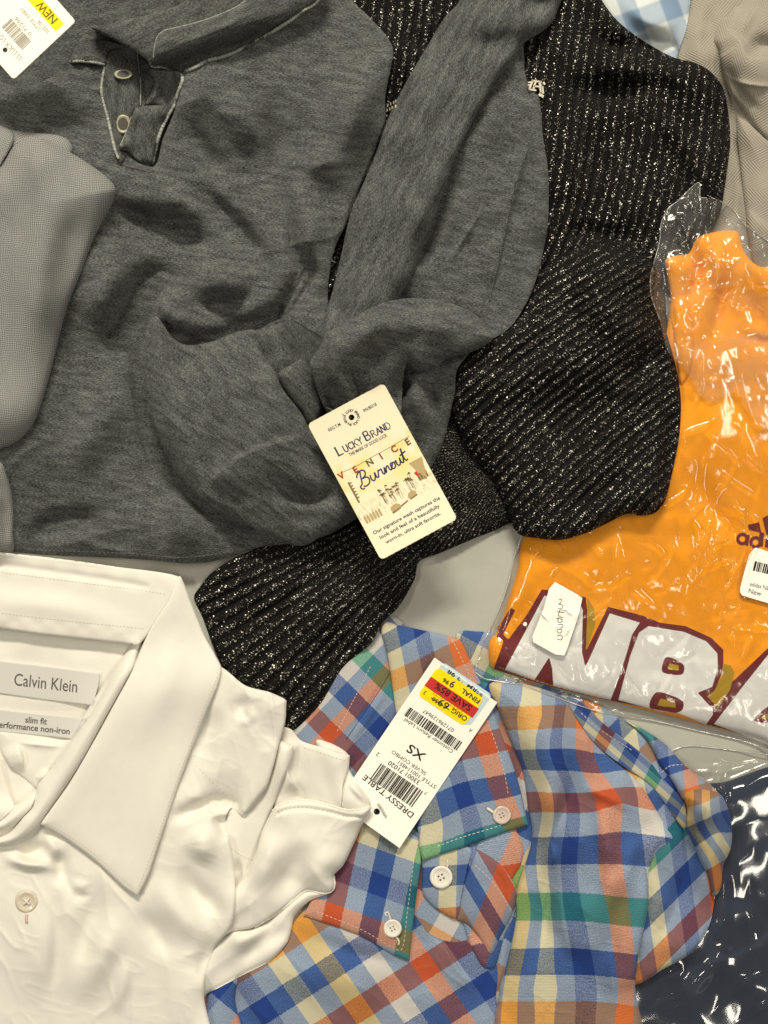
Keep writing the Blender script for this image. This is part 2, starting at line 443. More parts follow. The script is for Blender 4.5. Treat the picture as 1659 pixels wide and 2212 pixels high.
def plaid_mat():
    m, nt, ns, lk, b = newmat('madras_plaid_cotton')
    u0 = nt.nodes.new('ShaderNodeUVMap').outputs[0]
    jn = noise(nt, N(nt, 'ShaderNodeMapping', {0: u0, 3: (14, 14, 1)}).outputs[0], 1.0, 1, .5, 1)
    j = N(nt, 'ShaderNodeVectorMath', {0: N(nt, 'ShaderNodeVectorMath', {0: jn, 1: (.5, .5, .5)}, operation='SUBTRACT').outputs[0], 'Scale': .09}, operation='SCALE')
    uv = N(nt, 'ShaderNodeVectorMath', {0: u0, 1: j.outputs[0]}, operation='ADD')
    sp = N(nt, 'ShaderNodeSeparateXYZ', {0: uv.outputs[0]})
    Y, Y2, LB, Bl, Sa, W = (238, 196, 96), (240, 224, 160), (100, 132, 182), (32, 66, 146), (220, 104, 60), (232, 222, 212)
    O, R_, G, Wv = (228, 128, 44), (196, 74, 36), (40, 150, 116), (206, 206, 208)
    warp = [Y, LB, Y2, LB, Bl, LB, Sa, LB, W, LB]
    weft = [O, Wv, Bl, Wv, R_, Wv, Bl, Wv, G, Wv, Bl, Wv]
    fu = mth(nt, 'FRACT', mth(nt, 'MULTIPLY', sp.outputs[0], 1/len(warp)))
    fv = mth(nt, 'FRACT', mth(nt, 'MULTIPLY', sp.outputs[1], 1/len(weft)))
    cu = ramp(nt, fu, [(i/len(warp), lin(c)) for i, c in enumerate(warp)], 'CONSTANT')
    cv = ramp(nt, fv, [(i/len(weft), lin(c)) for i, c in enumerate(weft)], 'CONSTANT')
    fine = noise(nt, N(nt, 'ShaderNodeMapping', {0: u0, 3: (17, 17, 1)}).outputs[0], 1.0, 1)
    slub = noise(nt, N(nt, 'ShaderNodeMapping', {0: u0, 3: (3, 26, 1)}).outputs[0], 1.0, 2)
    fac = mth(nt, 'ADD', mth(nt, 'MULTIPLY_ADD', fine, 2.6, -.8), mth(nt, 'MULTIPLY_ADD', slub, .5, -.25))
    fac = N(nt, 'ShaderNodeClamp', {0: fac}).outputs[0]
    avg = mixc(nt, fac, cu, cv)
    geo = N(nt, 'ShaderNodeGamma', {0: mixc(nt, 1.0, cu, cv, 'MULTIPLY'), 1: .5}).outputs[0]
    col = mixc(nt, .62, avg, geo)
    bw = N(nt, 'ShaderNodeHueSaturation', {'Color': col, 'Saturation': .98, 'Value': .84}); col = bw.outputs[0]
    lk.new(col, b.inputs['Base Color']); b.inputs['Roughness'].default_value = .9
    b.inputs['Specular IOR Level'].default_value = .15; b.inputs['Sheen Weight'].default_value = .06
    wx = N(nt, 'ShaderNodeTexWave', {'Vector': uvn(nt, 1, 1), 'Scale': 5.5, 'Distortion': 1.5, 'Detail': 1}, bands_direction='X').outputs[1]
    wy = N(nt, 'ShaderNodeTexWave', {'Vector': uvn(nt, 1, 1), 'Scale': 5.5, 'Distortion': 1.5, 'Detail': 1}, bands_direction='Y').outputs[1]
    bump(nt, b, mth(nt, 'ADD', mth(nt, 'ADD', wx, wy), mth(nt, 'MULTIPLY', fine, 2)), .00016, .8)
    return m
PLAID = plaid_mat()
WHITE = cotton('white_cotton', (230, 226, 217), .012, 90, .00012, .95, .0)
WHITE_IN = WHITE
ORANGE = cotton('orange_jersey', (255, 160, 0), .03, 70, .00014)
BEIGE = None
def twill(name, a_, b_, sc=12, dist=.00022, deg=45, zig=True):
    m, nt, ns, lk, b = newmat(name)
    u = nt.nodes.new('ShaderNodeUVMap')
    sp = N(nt, 'ShaderNodeSeparateXYZ', {0: u.outputs[0]})
    z = mth(nt, 'PINGPONG', sp.outputs[0], .3) if zig else sp.outputs[0]
    s = mth(nt, 'SINE', mth(nt, 'MULTIPLY', mth(nt, 'ADD', sp.outputs[1], mth(nt, 'MULTIPLY', z, 1.3)), sc*6.28))
    nn = noise(nt, uvn(nt, 2, 2), 2.0, 4)
    c = mixc(nt, mth(nt, 'MULTIPLY_ADD', s, .13, .5), lin(a_), lin(b_))
    c = mixc(nt, mth(nt, 'MULTIPLY', nn, .35), c, tuple(v*.7 for v in lin(a_)))
    lk.new(c, b.inputs['Base Color']); b.inputs['Roughness'].default_value = .9
    b.inputs['Sheen Weight'].default_value = .15; b.inputs['Specular IOR Level'].default_value = .15
    bump(nt, b, mth(nt, 'ADD', s, noise(nt, uvn(nt, 60, 60), 1, 1)), dist, .6)
    return m
BEIGE = twill('beige_herringbone_twill', (170, 162, 149), (140, 133, 121))
def pique():
    m, nt, ns, lk, b = newmat('grey_pique_knit')
    u = nt.nodes.new('ShaderNodeUVMap')
    jn = noise(nt, uvn(nt, 1.5, 1.5), 1.0, 2, .5, 1)
    uv = N(nt, 'ShaderNodeVectorMath', {0: u.outputs[0], 1: N(nt, 'ShaderNodeVectorMath', {0: jn, 'Scale': .25}, operation='SCALE').outputs[0]}, operation='ADD')
    sp = N(nt, 'ShaderNodeSeparateXYZ', {0: uv.outputs[0]})
    K = 6.2832*26
    sx = mth(nt, 'SINE', mth(nt, 'MULTIPLY', sp.outputs[0], K)); sy = mth(nt, 'SINE', mth(nt, 'MULTIPLY', sp.outputs[1], K))
    p = mth(nt, 'MULTIPLY', mth(nt, 'ADD', sx, sy), .5)
    f = N(nt, 'ShaderNodeMapRange', {0: p, 1: -.75, 2: .25}).outputs[0]
    n2 = noise(nt, uvn(nt, 1, 1.4), 1.3, 3)
    w_ = noise(nt, uvn(nt, 2.5, 1.2), 1.5, 3)
    f2 = mth(nt, 'ADD', mth(nt, 'MULTIPLY', mth(nt, 'SUBTRACT', f, .5), mth(nt, 'MULTIPLY_ADD', w_, 1.8, -.1)), .5)
    c = mixc(nt, f2, lin((60, 61, 61)), lin((158, 159, 157)))
    c = mixc(nt, mth(nt, 'MULTIPLY', n2, .35), c, lin((140, 138, 132)))
    lk.new(c, b.inputs['Base Color']); b.inputs['Roughness'].default_value = .9
    b.inputs['Specular IOR Level'].default_value = .1
    bump(nt, b, f, .0003, .7)
    return m
PIQUE = pique()
def bluecheck():
    m, nt, ns, lk, b = newmat('blue_white_check_cotton')
    u = uvn(nt); sp = N(nt, 'ShaderNodeSeparateXYZ', {0: u})
    st = [(0, lin((206, 210, 210))), (.36, lin((206, 210, 210))), (.42, lin((130, 150, 174))), (.8, lin((122, 144, 170))), (.86, lin((206, 210, 210)))]
    a = ramp(nt, mth(nt, 'FRACT', mth(nt, 'MULTIPLY', sp.outputs[0], 1.15)), st)
    c = ramp(nt, mth(nt, 'FRACT', mth(nt, 'MULTIPLY', sp.outputs[1], .9)), st)
    lk.new(mixc(nt, .6, mixc(nt, .5, a, c), N(nt, 'ShaderNodeGamma', {0: mixc(nt, 1.0, a, c, 'MULTIPLY'), 1: .6}).outputs[0]), b.inputs['Base Color'])
    b.inputs['Roughness'].default_value = .9
    return m
BLUECHK = bluecheck()
NAVY = twill('navy_twill', (58, 66, 86), (38, 44, 60), 14, .00012, zig=False)
def film(name, milk=.05, tint=(1, 1, 1), rough=.11, refl=.16, bs=.35):
    m, nt, ns, lk, b = newmat(name); ns.remove(b); out = ns['Material Output']
    tr = N(nt, 'ShaderNodeBsdfTransparent', {0: (*tint, 1)})
    gl = N(nt, 'ShaderNodeBsdfGlossy', {'Color': (1, 1, 1, 1), 'Roughness': rough})
    df = N(nt, 'ShaderNodeBsdfTranslucent', {'Color': (.8, .8, .8, 1)}); d2 = N(nt, 'ShaderNodeBsdfDiffuse', {'Color': (.85, .84, .82, 1)})
    bm = N(nt, 'ShaderNodeBump', {'Height': noise(nt, uvn(nt, 5, 5), 1.0, 3, .6), 'Strength': bs, 'Distance': .0004})
    for g in (gl, d2): lk.new(bm.outputs[0], g.inputs['Normal'])
    mk = N(nt, 'ShaderNodeMixShader', {0: .7, 1: df.outputs[0], 2: d2.outputs[0]})
    cl = noise(nt, uvn(nt, 1.2, 1.2), 1.5, 3)
    m1 = N(nt, 'ShaderNodeMixShader', {0: mth(nt, 'MULTIPLY', cl, milk*2), 1: tr.outputs[0], 2: mk.outputs[0]})
    fr = N(nt, 'ShaderNodeLayerWeight', {'Blend': .25})
    lk.new(bm.outputs[0], fr.inputs['Normal'])
    f = mth(nt, 'MULTIPLY_ADD', fr.outputs['Fresnel'], .32, refl-.04)
    m2 = N(nt, 'ShaderNodeMixShader', {0: f, 1: m1.outputs[0], 2: gl.outputs[0]})
    lk.new(m2.outputs[0], out.inputs['Surface'])
    return m
FILM = film('clear_plastic_film', .03, refl=.075)
FILM_C = film('cloudy_plastic_film', .09, refl=.09)
FILM_N = film('clear_glossy_film', .006, rough=.09, refl=.12, bs=.05)
TABLE = cotton('off_white_laminate', (176, 175, 166), .02, 40, .00002, .5, 0)
PAPER = plain('white_card', (250, 247, 236), .6, .3)
CREAM = None
def cream():
    m, nt, ns, lk, b = newmat('cream_printed_card')
    v = uvn(nt); sp = N(nt, 'ShaderNodeSeparateXYZ', {0: v})   # uv = card coordinates / 100
    n = noise(nt, v, 2.4, 4, .6)
    band = N(nt, 'ShaderNodeMapRange', {0: mth(nt, 'ABSOLUTE', mth(nt, 'SUBTRACT', sp.outputs[1], 1.55)), 1: .15, 2: .75, 3: 1, 4: 0}).outputs[0]
    wash = mth(nt, 'MULTIPLY', ramp(nt, n, [(.42, (0, 0, 0)), (.62, (1, 1, 1))]), band)
    c = mixc(nt, mth(nt, 'MULTIPLY', wash, .75), lin((246, 234, 204)), lin((236, 214, 92)))
    b2 = N(nt, 'ShaderNodeMapRange', {0: mth(nt, 'ABSOLUTE', mth(nt, 'SUBTRACT', sp.outputs[1], 2.3)), 1: .05, 2: .3, 3: 1, 4: 0}).outputs[0]
    n3 = noise(nt, uvn(nt, 8, 3), 2.0, 4, .7)
    c = mixc(nt, mth(nt, 'MULTIPLY', mth(nt, 'MULTIPLY', ramp(nt, n3, [(.5, (0, 0, 0)), (.6, (1, 1, 1))]), b2), .5), c, lin((168, 138, 92)))
    lk.new(c, b.inputs['Base Color']); b.inputs['Roughness'].default_value = .5
    return m
CREAM = cream()
INK = plain('black_ink', (30, 27, 27), .7); NAVYINK = plain('navy_ink', (42, 44, 84), .7)
GREYINK = plain('grey_ink', (92, 84, 84), .8); FADEINK = plain('faded_grey_ink', (165, 155, 140), .8)
RED = plain('red_ink', (200, 52, 46), .6); YEL = plain('yellow_sticker_paper', (252, 226, 10), .5); PBLUE = plain('pale_blue_sticker', (196, 214, 224), .5)
BRICK = plain('brick_red_ink', (166, 56, 34), .7); OLIVEINK = plain('olive_ink', (100, 92, 48), .7); BROWNINK = plain('brown_ink', (112, 78, 50), .7)
ORINK = plain('orange_ink', (240, 150, 10), .7); TAUPE = plain('faded_taupe_ink', (186, 162, 116), .7); PALM = plain('palm_brown_ink', (132, 112, 74), .7)
YELINK = plain('amber_ink', (222, 176, 20), .7)
MAROON = cotton('maroon_print', (112, 26, 34), .04, 80, .0001, .6); PRINTW = cotton('white_print', (242, 240, 237), .02, 110, .00022, .6)
GOLD = cotton('olive_gold_print', (180, 142, 22), .04, 80, .0001, .6)
PEARL = plain('pearl_button', (232, 226, 214), .18, .6, .6)
PEARLG = plain('translucent_button', (206, 190, 178), .2, .6, .6)
SHELL = plain('taupe_button', (212, 200, 182), .25, .5, .5); BUTTONHOLE = plain('button_hole', (70, 62, 58), .8)
GREYBTN = plain('olive_grey_button', (150, 148, 122), .35, .5, .3)
SEAMTH = plain('shaded_seam_thread', (196, 186, 170), .9)  # white stitching coloured darker to paint in the shade of its dimples
THREAD = plain('white_thread', (226, 218, 206), .9); DTHREAD = plain('salmon_thread', (216, 190, 176), .9); GTHREAD = plain('grey_thread', (120, 118, 112), .9)
SATIN = plain('satin_label', (206, 203, 198), .45, .5)
METAL = plain('silver_metal', (214, 206, 186), .25, .8, 1)
CLEAR = film('clear_plastic_pin', .45, rough=.15, refl=.3)
NAVYTH = plain('navy_thread', (40, 44, 84), .9)
def text_mesh(s, size, align='LEFT', shear=0, bold=0, xs=1.0, spacing=1.0):
    """flat letters in local (a right, b down) units; baseline at b = 0"""
    c = bpy.data.curves.new('text', 'FONT'); c.body = s; c.size = size; c.align_x = align; c.shear = shear; c.offset = bold
    c.resolution_u = 3; c.space_character = spacing
    o = bpy.data.objects.new('text', c); scene.collection.objects.link(o)
    dg = bpy.context.evaluated_depsgraph_get(); dg.update()
    me = bpy.data.meshes.new_from_object(o.evaluated_get(dg))
    V = np.array([v.co[:2] for v in me.vertices]) if len(me.vertices) else np.zeros((0, 2))
    F = [tuple(p.vertices) for p in me.polygons]
    bpy.data.objects.remove(o); bpy.data.curves.remove(c); bpy.data.meshes.remove(me)
    V = V*[xs, -1]
    return V, F

class Frame:
    """a local frame on a card: a along reading direction, b down; maps to sheet coordinates"""
    def __init__(s, O, ax, bx):
        s.O = np.array(O, float); s.a = np.array(ax, float); s.b = np.array(bx, float)
    def __call__(s, a, b):
        a = np.asarray(a, float); b = np.asarray(b, float)
        return s.O[0]+a*s.a[0]+b*s.b[0], s.O[1]+a*s.a[1]+b*s.b[1]

def place(name, VF, fr, a, b, mat, parent, lift=.5, width=None, rot=0, zf=None, kind=None):
    V, F = VF
    if len(V) == 0: return None
    V = V.copy()
    if width: V[:, 0] = (V[:, 0]-V[:, 0].min())*width/(V[:, 0].max()-V[:, 0].min())
    if rot:
        c, sn = math.cos(math.radians(rot)), math.sin(math.radians(rot)); V = V@np.array([[c, sn], [-sn, c]])
    x, y = fr(a+V[:, 0], b+V[:, 1])
    z = (zf(x, y) if zf else hs(x, y))+lift
    return raw_mesh(name, world_pt(x, y, z), F, mat, parent, None, False, kind)

def quads(rects):
    V = []; F = []
    R2 = []
    for (x0, y0, x1, y1) in rects:
        n = max(1, int((x1-x0)/8)); R2 += [(x0+(x1-x0)*k/n, y0, x0+(x1-x0)*(k+1)/n, y1) for k in range(n)]
    rects = R2
    for (x0, y0, x1, y1) in rects:
        b = len(V); V += [(x0, y0), (x1, y0), (x1, y1), (x0, y1)]; F.append((b, b+1, b+2, b+3))
    return np.array(V, float), F
def polys(ps):
    V = []; F = []
    for p in ps:
        b = len(V); V += [tuple(q) for q in p]; F.append(tuple(range(b, b+len(p))))
    return np.array(V, float), F
def ribbon(paths, w, closed=False):
    """thick pen strokes, list of (x,y) paths -> VF"""
    V = []; F = []
    for k, p in enumerate(paths):
        ww = w[k] if isinstance(w, (list, tuple)) else w
        c = spline(p, closed, max(ww*.6, .7)); t = np.gradient(c, axis=0); t /= np.hypot(*t.T)[:, None]+1e-9
        n = np.stack([-t[:, 1], t[:, 0]], -1)*ww/2; b = len(V)
        for q, m in zip(c, n): V += [tuple(q+m), tuple(q-m)]
        for i in range(len(c)-1): F.append((b+2*i, b+2*i+1, b+2*i+3, b+2*i+2))
    return np.array(V), F
def barcode(a0, b0, a1, b1, seed, dens=1.15):
    r = random.Random(seed); x = a0; out = []
    while x < a1:
        w = r.choice([.8, .8, 1.4, 2.2, 3.0])*dens; out.append((x, b0, min(a1, x+w), b1)); x += w+r.choice([.8, .8, 1.5, 2.2])*dens
    return quads(out)
def rrect(a0, b0, a1, b1, r=6, n=4):
    P = []
    for cx, cy_, s in ((a1-r, b0+r, -90), (a1-r, b1-r, 0), (a0+r, b1-r, 90), (a0+r, b0+r, 180)):
        for k in range(n+1):
            t = math.radians(s+90*k/n); P.append((cx+r*math.cos(t), cy_+r*math.sin(t)))
    return P
def circ(cx, cy_, r, n=14): return [(cx+r*math.cos(2*math.pi*k/n), cy_+r*math.sin(2*math.pi*k/n)) for k in range(n)]
def plane_zf(c, gx_, gy_, bend=0, dirv=(1, 0), ox=0, oy=0, bl=200):
    return lambda x, y: c+(x-ox)*gx_+(y-oy)*gy_+bend*(((x-ox)*dirv[0]+(y-oy)*dirv[1])/bl)**2
# ================================================================ setting
o = raw_mesh('tabletop', [at(-2600, -2600, 0), at(4300, -2600, 0), at(4300, 4900, 0), at(-2600, 4900, 0)], [(0, 3, 2, 1)], TABLE, None, [(0, 0), (60, 0), (60, 60), (0, 60)], False)
o['kind'] = 'structure'

# ================================================================ beige trousers, top right
T = thing('beige_garment', 'beige herringbone garment bunched up in the top right corner', 'garment', 1600, 250)
patch('panel', [(1497, -60), (1486, 20), (1474, 80), (1460, 132), (1468, 240), (1500, 420), (1530, 560), (1560, 620), (1720, 640), (1720, -60)], BEIGE, T,
      t=6, puff=12, pw=40, eh=6, er=14, strokes=[('v', 9, 22, [(1585, 60), (1565, 160), (1590, 300), (1612, 420), (1622, 520)]), ('r', 10, 30, [(1540, -40), (1520, 60), (1515, 140), (1535, 220)]),
      ('v', 7, 16, [(1545, 0), (1530, 60), (1527, 130)]), ('v', 8, 14, [(1600, 560), (1592, 480), (1588, 380)])], noise=[(90, 5, 11), (40, 2, 12)], uv=uvrot(78))
patch('folded_collar', [(1720, -60), (1640, -40), (1600, 8), (1580, 22), (1556, 52), (1543, 85), (1553, 108), (1562, 150), (1578, 200), (1602, 240), (1630, 275), (1660, 310), (1720, 360)], BEIGE, T,
      t=8, puff=20, pw=26, eh=9, er=12, strokes=[('s', 16, 60, [(1560, 60), (1600, 90), (1612, 120), (1636, 128), (1700, 118)]), ('v', 16, 22, [(1612, 92), (1640, 98), (1690, 96)], ),
      ('k', 6, 8, [(1560, 150), (1590, 175), (1640, 185), (1700, 188)]), ('k', 5, 10, [(1640, 10), (1615, 50), (1612, 80)]), ('v', 6, 10, [(1573, 110), (1572, 150), (1600, 200), (1650, 250)])], noise=[(50, 3, 14)], uv=uvrot(20))
patch('hem_fold', [(1590, 250), (1612, 262), (1660, 305), (1720, 350), (1720, 640), (1655, 640), (1625, 560), (1612, 470), (1602, 380)], BEIGE, T,
      t=5, puff=12, pw=30, eh=6, er=10, strokes=[('s', 8, 70, [(1610, 450), (1640, 480), (1700, 530)])], noise=[(80, 3, 15)], uv=uvrot(100))
# ================================================================ blue check shirt, top
T = thing('blue_check_garment', 'blue and white checked garment peeking out at the top edge beside the beige one', 'garment', 1410, 40)
patch('panel', [(1270, -60), (1500, -60), (1492, 0), (1483, 60), (1464, 128), (1490, 150), (1450, 170), (1380, 120), (1300, 60)], BLUECHK, T, t=5, puff=14, pw=26, eh=5, er=10,
      strokes=[('r', 16, 22, [(1340, -20), (1400, 44), (1480, 55)]), ('v', 22, 20, [(1370, 75), (1420, 110), (1475, 100)]), ('r', 8, 14, [(1360, 90), (1400, 125), (1440, 130)])], noise=[(60, 4, 21)], uv=uvrot(-20))

# ================================================================ navy garment in a clear bag, bottom right
T = thing('navy_garment', 'folded navy blue garment inside the clear bag at the bottom right', 'garment', 1560, 1960)
patch('folded_panel', [(1330, 2290), (1330, 2020), (1400, 1820), (1480, 1706), (1560, 1690), (1720, 1672), (1720, 2290)], NAVY, T, t=14, puff=16, pw=26, er=12, eh=10,
      strokes=[('k', 3, 10, [(1560, 1800), (1640, 1770), (1700, 1780)]), ('k', 3, 8, [(1585, 1700), (1600, 1900), (1640, 2150)]), ('s', 6, 60, [(1500, 2090), (1600, 2060), (1710, 1990)]), ('v', 4, 20, [(1540, 1740), (1560, 1850), (1555, 2000)])],
      noise=[(120, 4, 31), (45, 2, 32)], uv=uvrot(8))
B = thing('plastic_bag', 'clear glossy plastic bag with bright creases around the folded navy garment', 'plastic bag', 1570, 1900, 'clear plastic bags')
def rstrokes(n, box_, seed, amp=(3, 7), ln=(40, 130), kinds=('k',), w=(5, 12), bias=None):
    r = random.Random(seed); out = []
    for _ in range(n):
        x, y = r.uniform(box_[0], box_[2]), r.uniform(box_[1], box_[3]); a = r.uniform(0, 6.28) if bias is None else math.radians(bias)+r.gauss(0, .35); L = r.uniform(*ln); p = [(x, y)]
        for k in range(3):
            a += r.uniform(-.5, .5); x += math.cos(a)*L/3; y += math.sin(a)*L/3; p.append((x, y))
        out.append((r.choice(kinds), r.uniform(*amp)*r.choice((1, 1, -.6)), r.uniform(*w), p))
    return out
def crink(amps, seed):
    def f(x, y):
        z = 0
        for k, (wl, a) in enumerate(amps):   # gentle billows of the film
            ca, sa = math.cos(k*1.3+seed), math.sin(k*1.3+seed)
            n = snoise(x*ca+y*sa, (-x*sa+y*ca)*1.7, wl, seed*10+k)
            z = z+a*n
        return z
    return f
patch('film', [(1300, 2290), (1330, 2080), (1380, 1800), (1440, 1630), (1475, 1612), (1520, 1612), (1600, 1622), (1720, 1636), (1720, 2290)], FILM_N, B, t=3, puff=5, pw=20, er=6, eh=2, bl=16, f=2, film=True,
      crinkle=crink([(200, 3), (80, 1.8)], 3), strokes=[('r', 12, 10, [(1571, 1865), (1566, 1930), (1563, 2000), (1560, 2050)]), ('r', 14, 18, [(1530, 2080), (1500, 2120), (1470, 2160)], ), ('r', 14, 16, [(1560, 2040), (1530, 2100), (1480, 2170)]),
      ('k', 10, 12, [(1540, 1630), (1558, 1650), (1552, 1690), (1570, 1720), (1563, 1745)]), ('k', 5, 8, [(1440, 1660), (1520, 1655), (1600, 1650), (1700, 1630)]), ('r', 8, 16, [(1400, 2110), (1440, 2100), (1480, 2090)]), ('k', 5, 12, [(1390, 2190), (1440, 2150), (1490, 2140)]),
      ('k', 5, 10, [(1620, 1890), (1622, 1960), (1640, 2040)]), ('k', 5, 9, [(1600, 2210), (1660, 2160), (1710, 2140)]), ('k', 4, 8, [(1530, 2200), (1600, 2120), (1680, 2090)])]+rstrokes(10, (1400, 1640, 1650, 2200), 33, amp=(1.0, 3), ln=(20, 80), w=(3, 8)))

tube('bag_seam', [(1440, 1630), (1475, 1613), (1520, 1613), (1600, 1623), (1715, 1637)], 1.2, CLEAR, B, lift=.2)
# ================================================================ plaid shirt
T = thing('plaid_shirt', 'multicoloured plaid button-down shirt with open collar below the price tag', 'shirt', 1080, 1850)
PS = T
yoke_uv = affine([(804, 1441, 7.5, 8.5), (828, 1465, 6.5, 8.5), (747, 1501, 7.5, 6.5), (771, 1525, 6.5, 6.5)])
patch('back_yoke', [(815, 1336), (870, 1345), (900, 1500), (880, 1640), (800, 1800), (740, 1800), (640, 1640), (600, 1560), (700, 1440)], PLAID, T, t=5, puff=6, pw=40, er=8, eh=4, uv=yoke_uv,
      strokes=[('v', 3, 5, [(845, 1440), (800, 1520), (740, 1600)]), ('s', 3, 30, [(850, 1470), (790, 1560), (730, 1640)])], noise=[(80, 2, 41)])
stitches([(800, 1440), (770, 1500), (728, 1580)], DTHREAD, T, 5, 3, .8)
stitches([(846, 1448), (806, 1512), (746, 1600)], NAVYTH, T, 4, 1, 1.0)
# back shoulder right of the collar (below the orange bag)
sh_uv = affine([(1040, 1420, 2.5, 7.5), (1075, 1440, 2.5, 8.5), (1020, 1460, 3.5, 7.5)])
patch('collar_back', [(985, 1372), (1030, 1364), (1080, 1376), (1120, 1440), (1110, 1520), (1060, 1560), (1020, 1480)], PLAID, T, t=6, puff=6, pw=20, er=6, eh=4, uv=sh_uv)
patch('inner_front', [(890, 1790), (1000, 1600), (1060, 1470), (1120, 1480), (1180, 1600), (1180, 1900), (1150, 2290), (1040, 2290), (1000, 2100), (900, 2010)], PLAID, T, t=3, puff=4, pw=20, er=6, eh=3, uv=uvrot(30, 2.1, 1.9))
# front, lower left
fr_uv = affine([(919, 2087, 6.5, 4.5), (949, 2131, 6.5, 5.5), (955, 2064, 5.5, 4.5), (883, 2110, 7.5, 4.5)])
patch('left_front', [(430, 2290), (450, 2150), (520, 2085), (600, 2030), (650, 1975), (700, 1940), (800, 1960), (890, 1975), (925, 2015), (975, 2035), (1020, 2030), (1060, 2040), (1075, 2100), (1072, 2160), (1100, 2290)], PLAID, T,
      t=6, puff=10, pw=50, er=10, eh=6, uv=fr_uv, noise=[(150, 6, 43), (60, 2, 44)], crease=[(46, 3, 130, 40), (22, 1.2, 140, -20)], f=1,
      strokes=[('v', 10, 26, [(505, 2110), (520, 2180), (530, 2260)]), ('r', 8, 40, [(560, 2120), (700, 2110), (860, 2180)]), ('s', 8, 50, [(905, 2010), (960, 2050), (1000, 2110), (1060, 2130)]), ('v', 6, 18, [(640, 2010), (760, 2060), (900, 2090)])])
patch('left_front_fold', [(440, 2290), (452, 2140), (490, 2110), (512, 2110), (508, 2160), (530, 2290)], PLAID, T, t=6, puff=8, pw=20, er=8, eh=5, uv=uvrot(40, 2, 2))
# placket pieces
patch('inner_placket', [(1095, 1775), (1119, 1800), (1131, 1837), (1124, 1870), (1105, 1905), (1116, 1935), (1112, 1975), (1090, 2020), (1068, 2090), (1040, 2085), (1000, 1990), (1000, 1850), (1040, 1790)], PLAID, T, t=5, puff=8, pw=20, er=6, eh=4, uv=affine([(1101, 1840, 5.5, 3.5), (1060, 1900, 6.5, 4.5), (1125, 1890, 7.5, 4.5), (1075, 2000, 6.5, 5.5)]))
pk_uv = affine([(1028, 1850, 6.4, 3.6), (1023, 1920, 4.4, 2.5), (1010, 1970, 4.6, 1.5), (1050, 1880, 5.0, 3.9), (1095, 1940, 6.3, 4.3), (1045, 1990, 8.2, 1.5)])
patch('outer_placket', [(1005, 1830), (1030, 1835), (1077, 1864), (1106, 1902), (1116, 1934), (1108, 1972), (1084, 2017), (1063, 2060), (1046, 2040), (1029, 2017), (1008, 1996), (985, 1984), (996, 1925), (1003, 1880)], PLAID, T,
      t=5, puff=9, pw=16, er=6, eh=4, uv=pk_uv, strokes=[('k', 4, 12, [(1046, 1905), (1042, 1960), (1034, 2005)]), ('v', 3, 5, [(1060, 1860), (1098, 1930), (1100, 1970)])])
stitches([(1025, 1869), (1060, 1900), (1088, 1940), (1106, 1972)], DTHREAD, T, 7, 3, .9)
patch('collar_stand', [(914, 1850), (912, 1881), (912, 1905), (914, 1932), (934, 1957), (961, 1976), (983, 1985), (990, 1973), (999, 1923), (1008, 1881), (1014, 1830), (960, 1826)], PLAID, T, t=6, puff=6, pw=12, er=5, eh=4,
      uv=affine([(925, 1893, 3.5, 2.5), (980, 1880, 2.5, 2.3), (968, 1930, 2.45, 3.5), (930, 1945, 3.5, 3.5), (1000, 1880, 1.5, 2.2)]))
# collar leaves
lfL = affine([(846, 1818, 2.5, 6.5), (799, 1997, 6.5, 6.5), (711, 1971, 6.5, 4.5), (743, 1892, 4.5, 4.5), (879, 2040, 6.5, 8.45), (908, 1839, 2.5, 8.45)])
patch('collar_leaf', [(775, 1770, 1), (800, 1745), (913, 1816, 1), (908, 1870), (896, 1960), (884, 2076, 1), (850, 2062), (780, 2022), (655, 1977, 1), (670, 1950), (700, 1880)], PLAID, T, t=9, puff=5, pw=20, er=5, eh=3, uv=lfL, noise=[(90, 2, 47)], crease=[(46, 1.2, 134, 70), (22, 0.48, 144, 0)], bl=30)
stitches([(897, 1830), (890, 1890), (880, 1970), (868, 2050), (840, 2042), (780, 2008), (680, 1968)], DTHREAD, T, 6, 4, .8)
lfR = tps([(1077, 1701, 6.5, 6.5), (1048, 1606, 6.5, 4.5), (993, 1410, 6.5, .5), (934, 1802, 2.5, 7.5), (1112, 1787, 6.5, 8.4), (860, 1465, 2.5, .5), (843, 1390, 2.4, -1.4), (975, 1360, 6.4, -.5), (921, 1840, 2.5, 8.4), (1000, 1715, 4.5, 6.5)])
patch('collar_leaf', [(829, 1342), (860, 1350), (990, 1382), (1012, 1420), (1050, 1500), (1085, 1590), (1120, 1690), (1141, 1782, 1), (1080, 1802), (1000, 1830), (913, 1859, 1), (906, 1830), (904, 1800), (880, 1700), (862, 1600), (850, 1500), (838, 1420), (822, 1360)], PLAID, T,
      t=10, puff=7, pw=26, er=8, eh=5, uv=lfR, bl=30, strokes=[('v', 3, 30, [(900, 1420), (940, 1480), (990, 1560)])], noise=[(110, 3, 48)], crease=[(46, 1.2, 133, -15), (22, 0.48, 143, 60)])
stitches([(972, 1372), (1010, 1450), (1050, 1550), (1085, 1650), (1098, 1718)], DTHREAD, T, 6, 4, .8)
stitches([(945, 1828), (1000, 1808), (1060, 1790), (1085, 1781)], THREAD, T, 6, 4, .8)
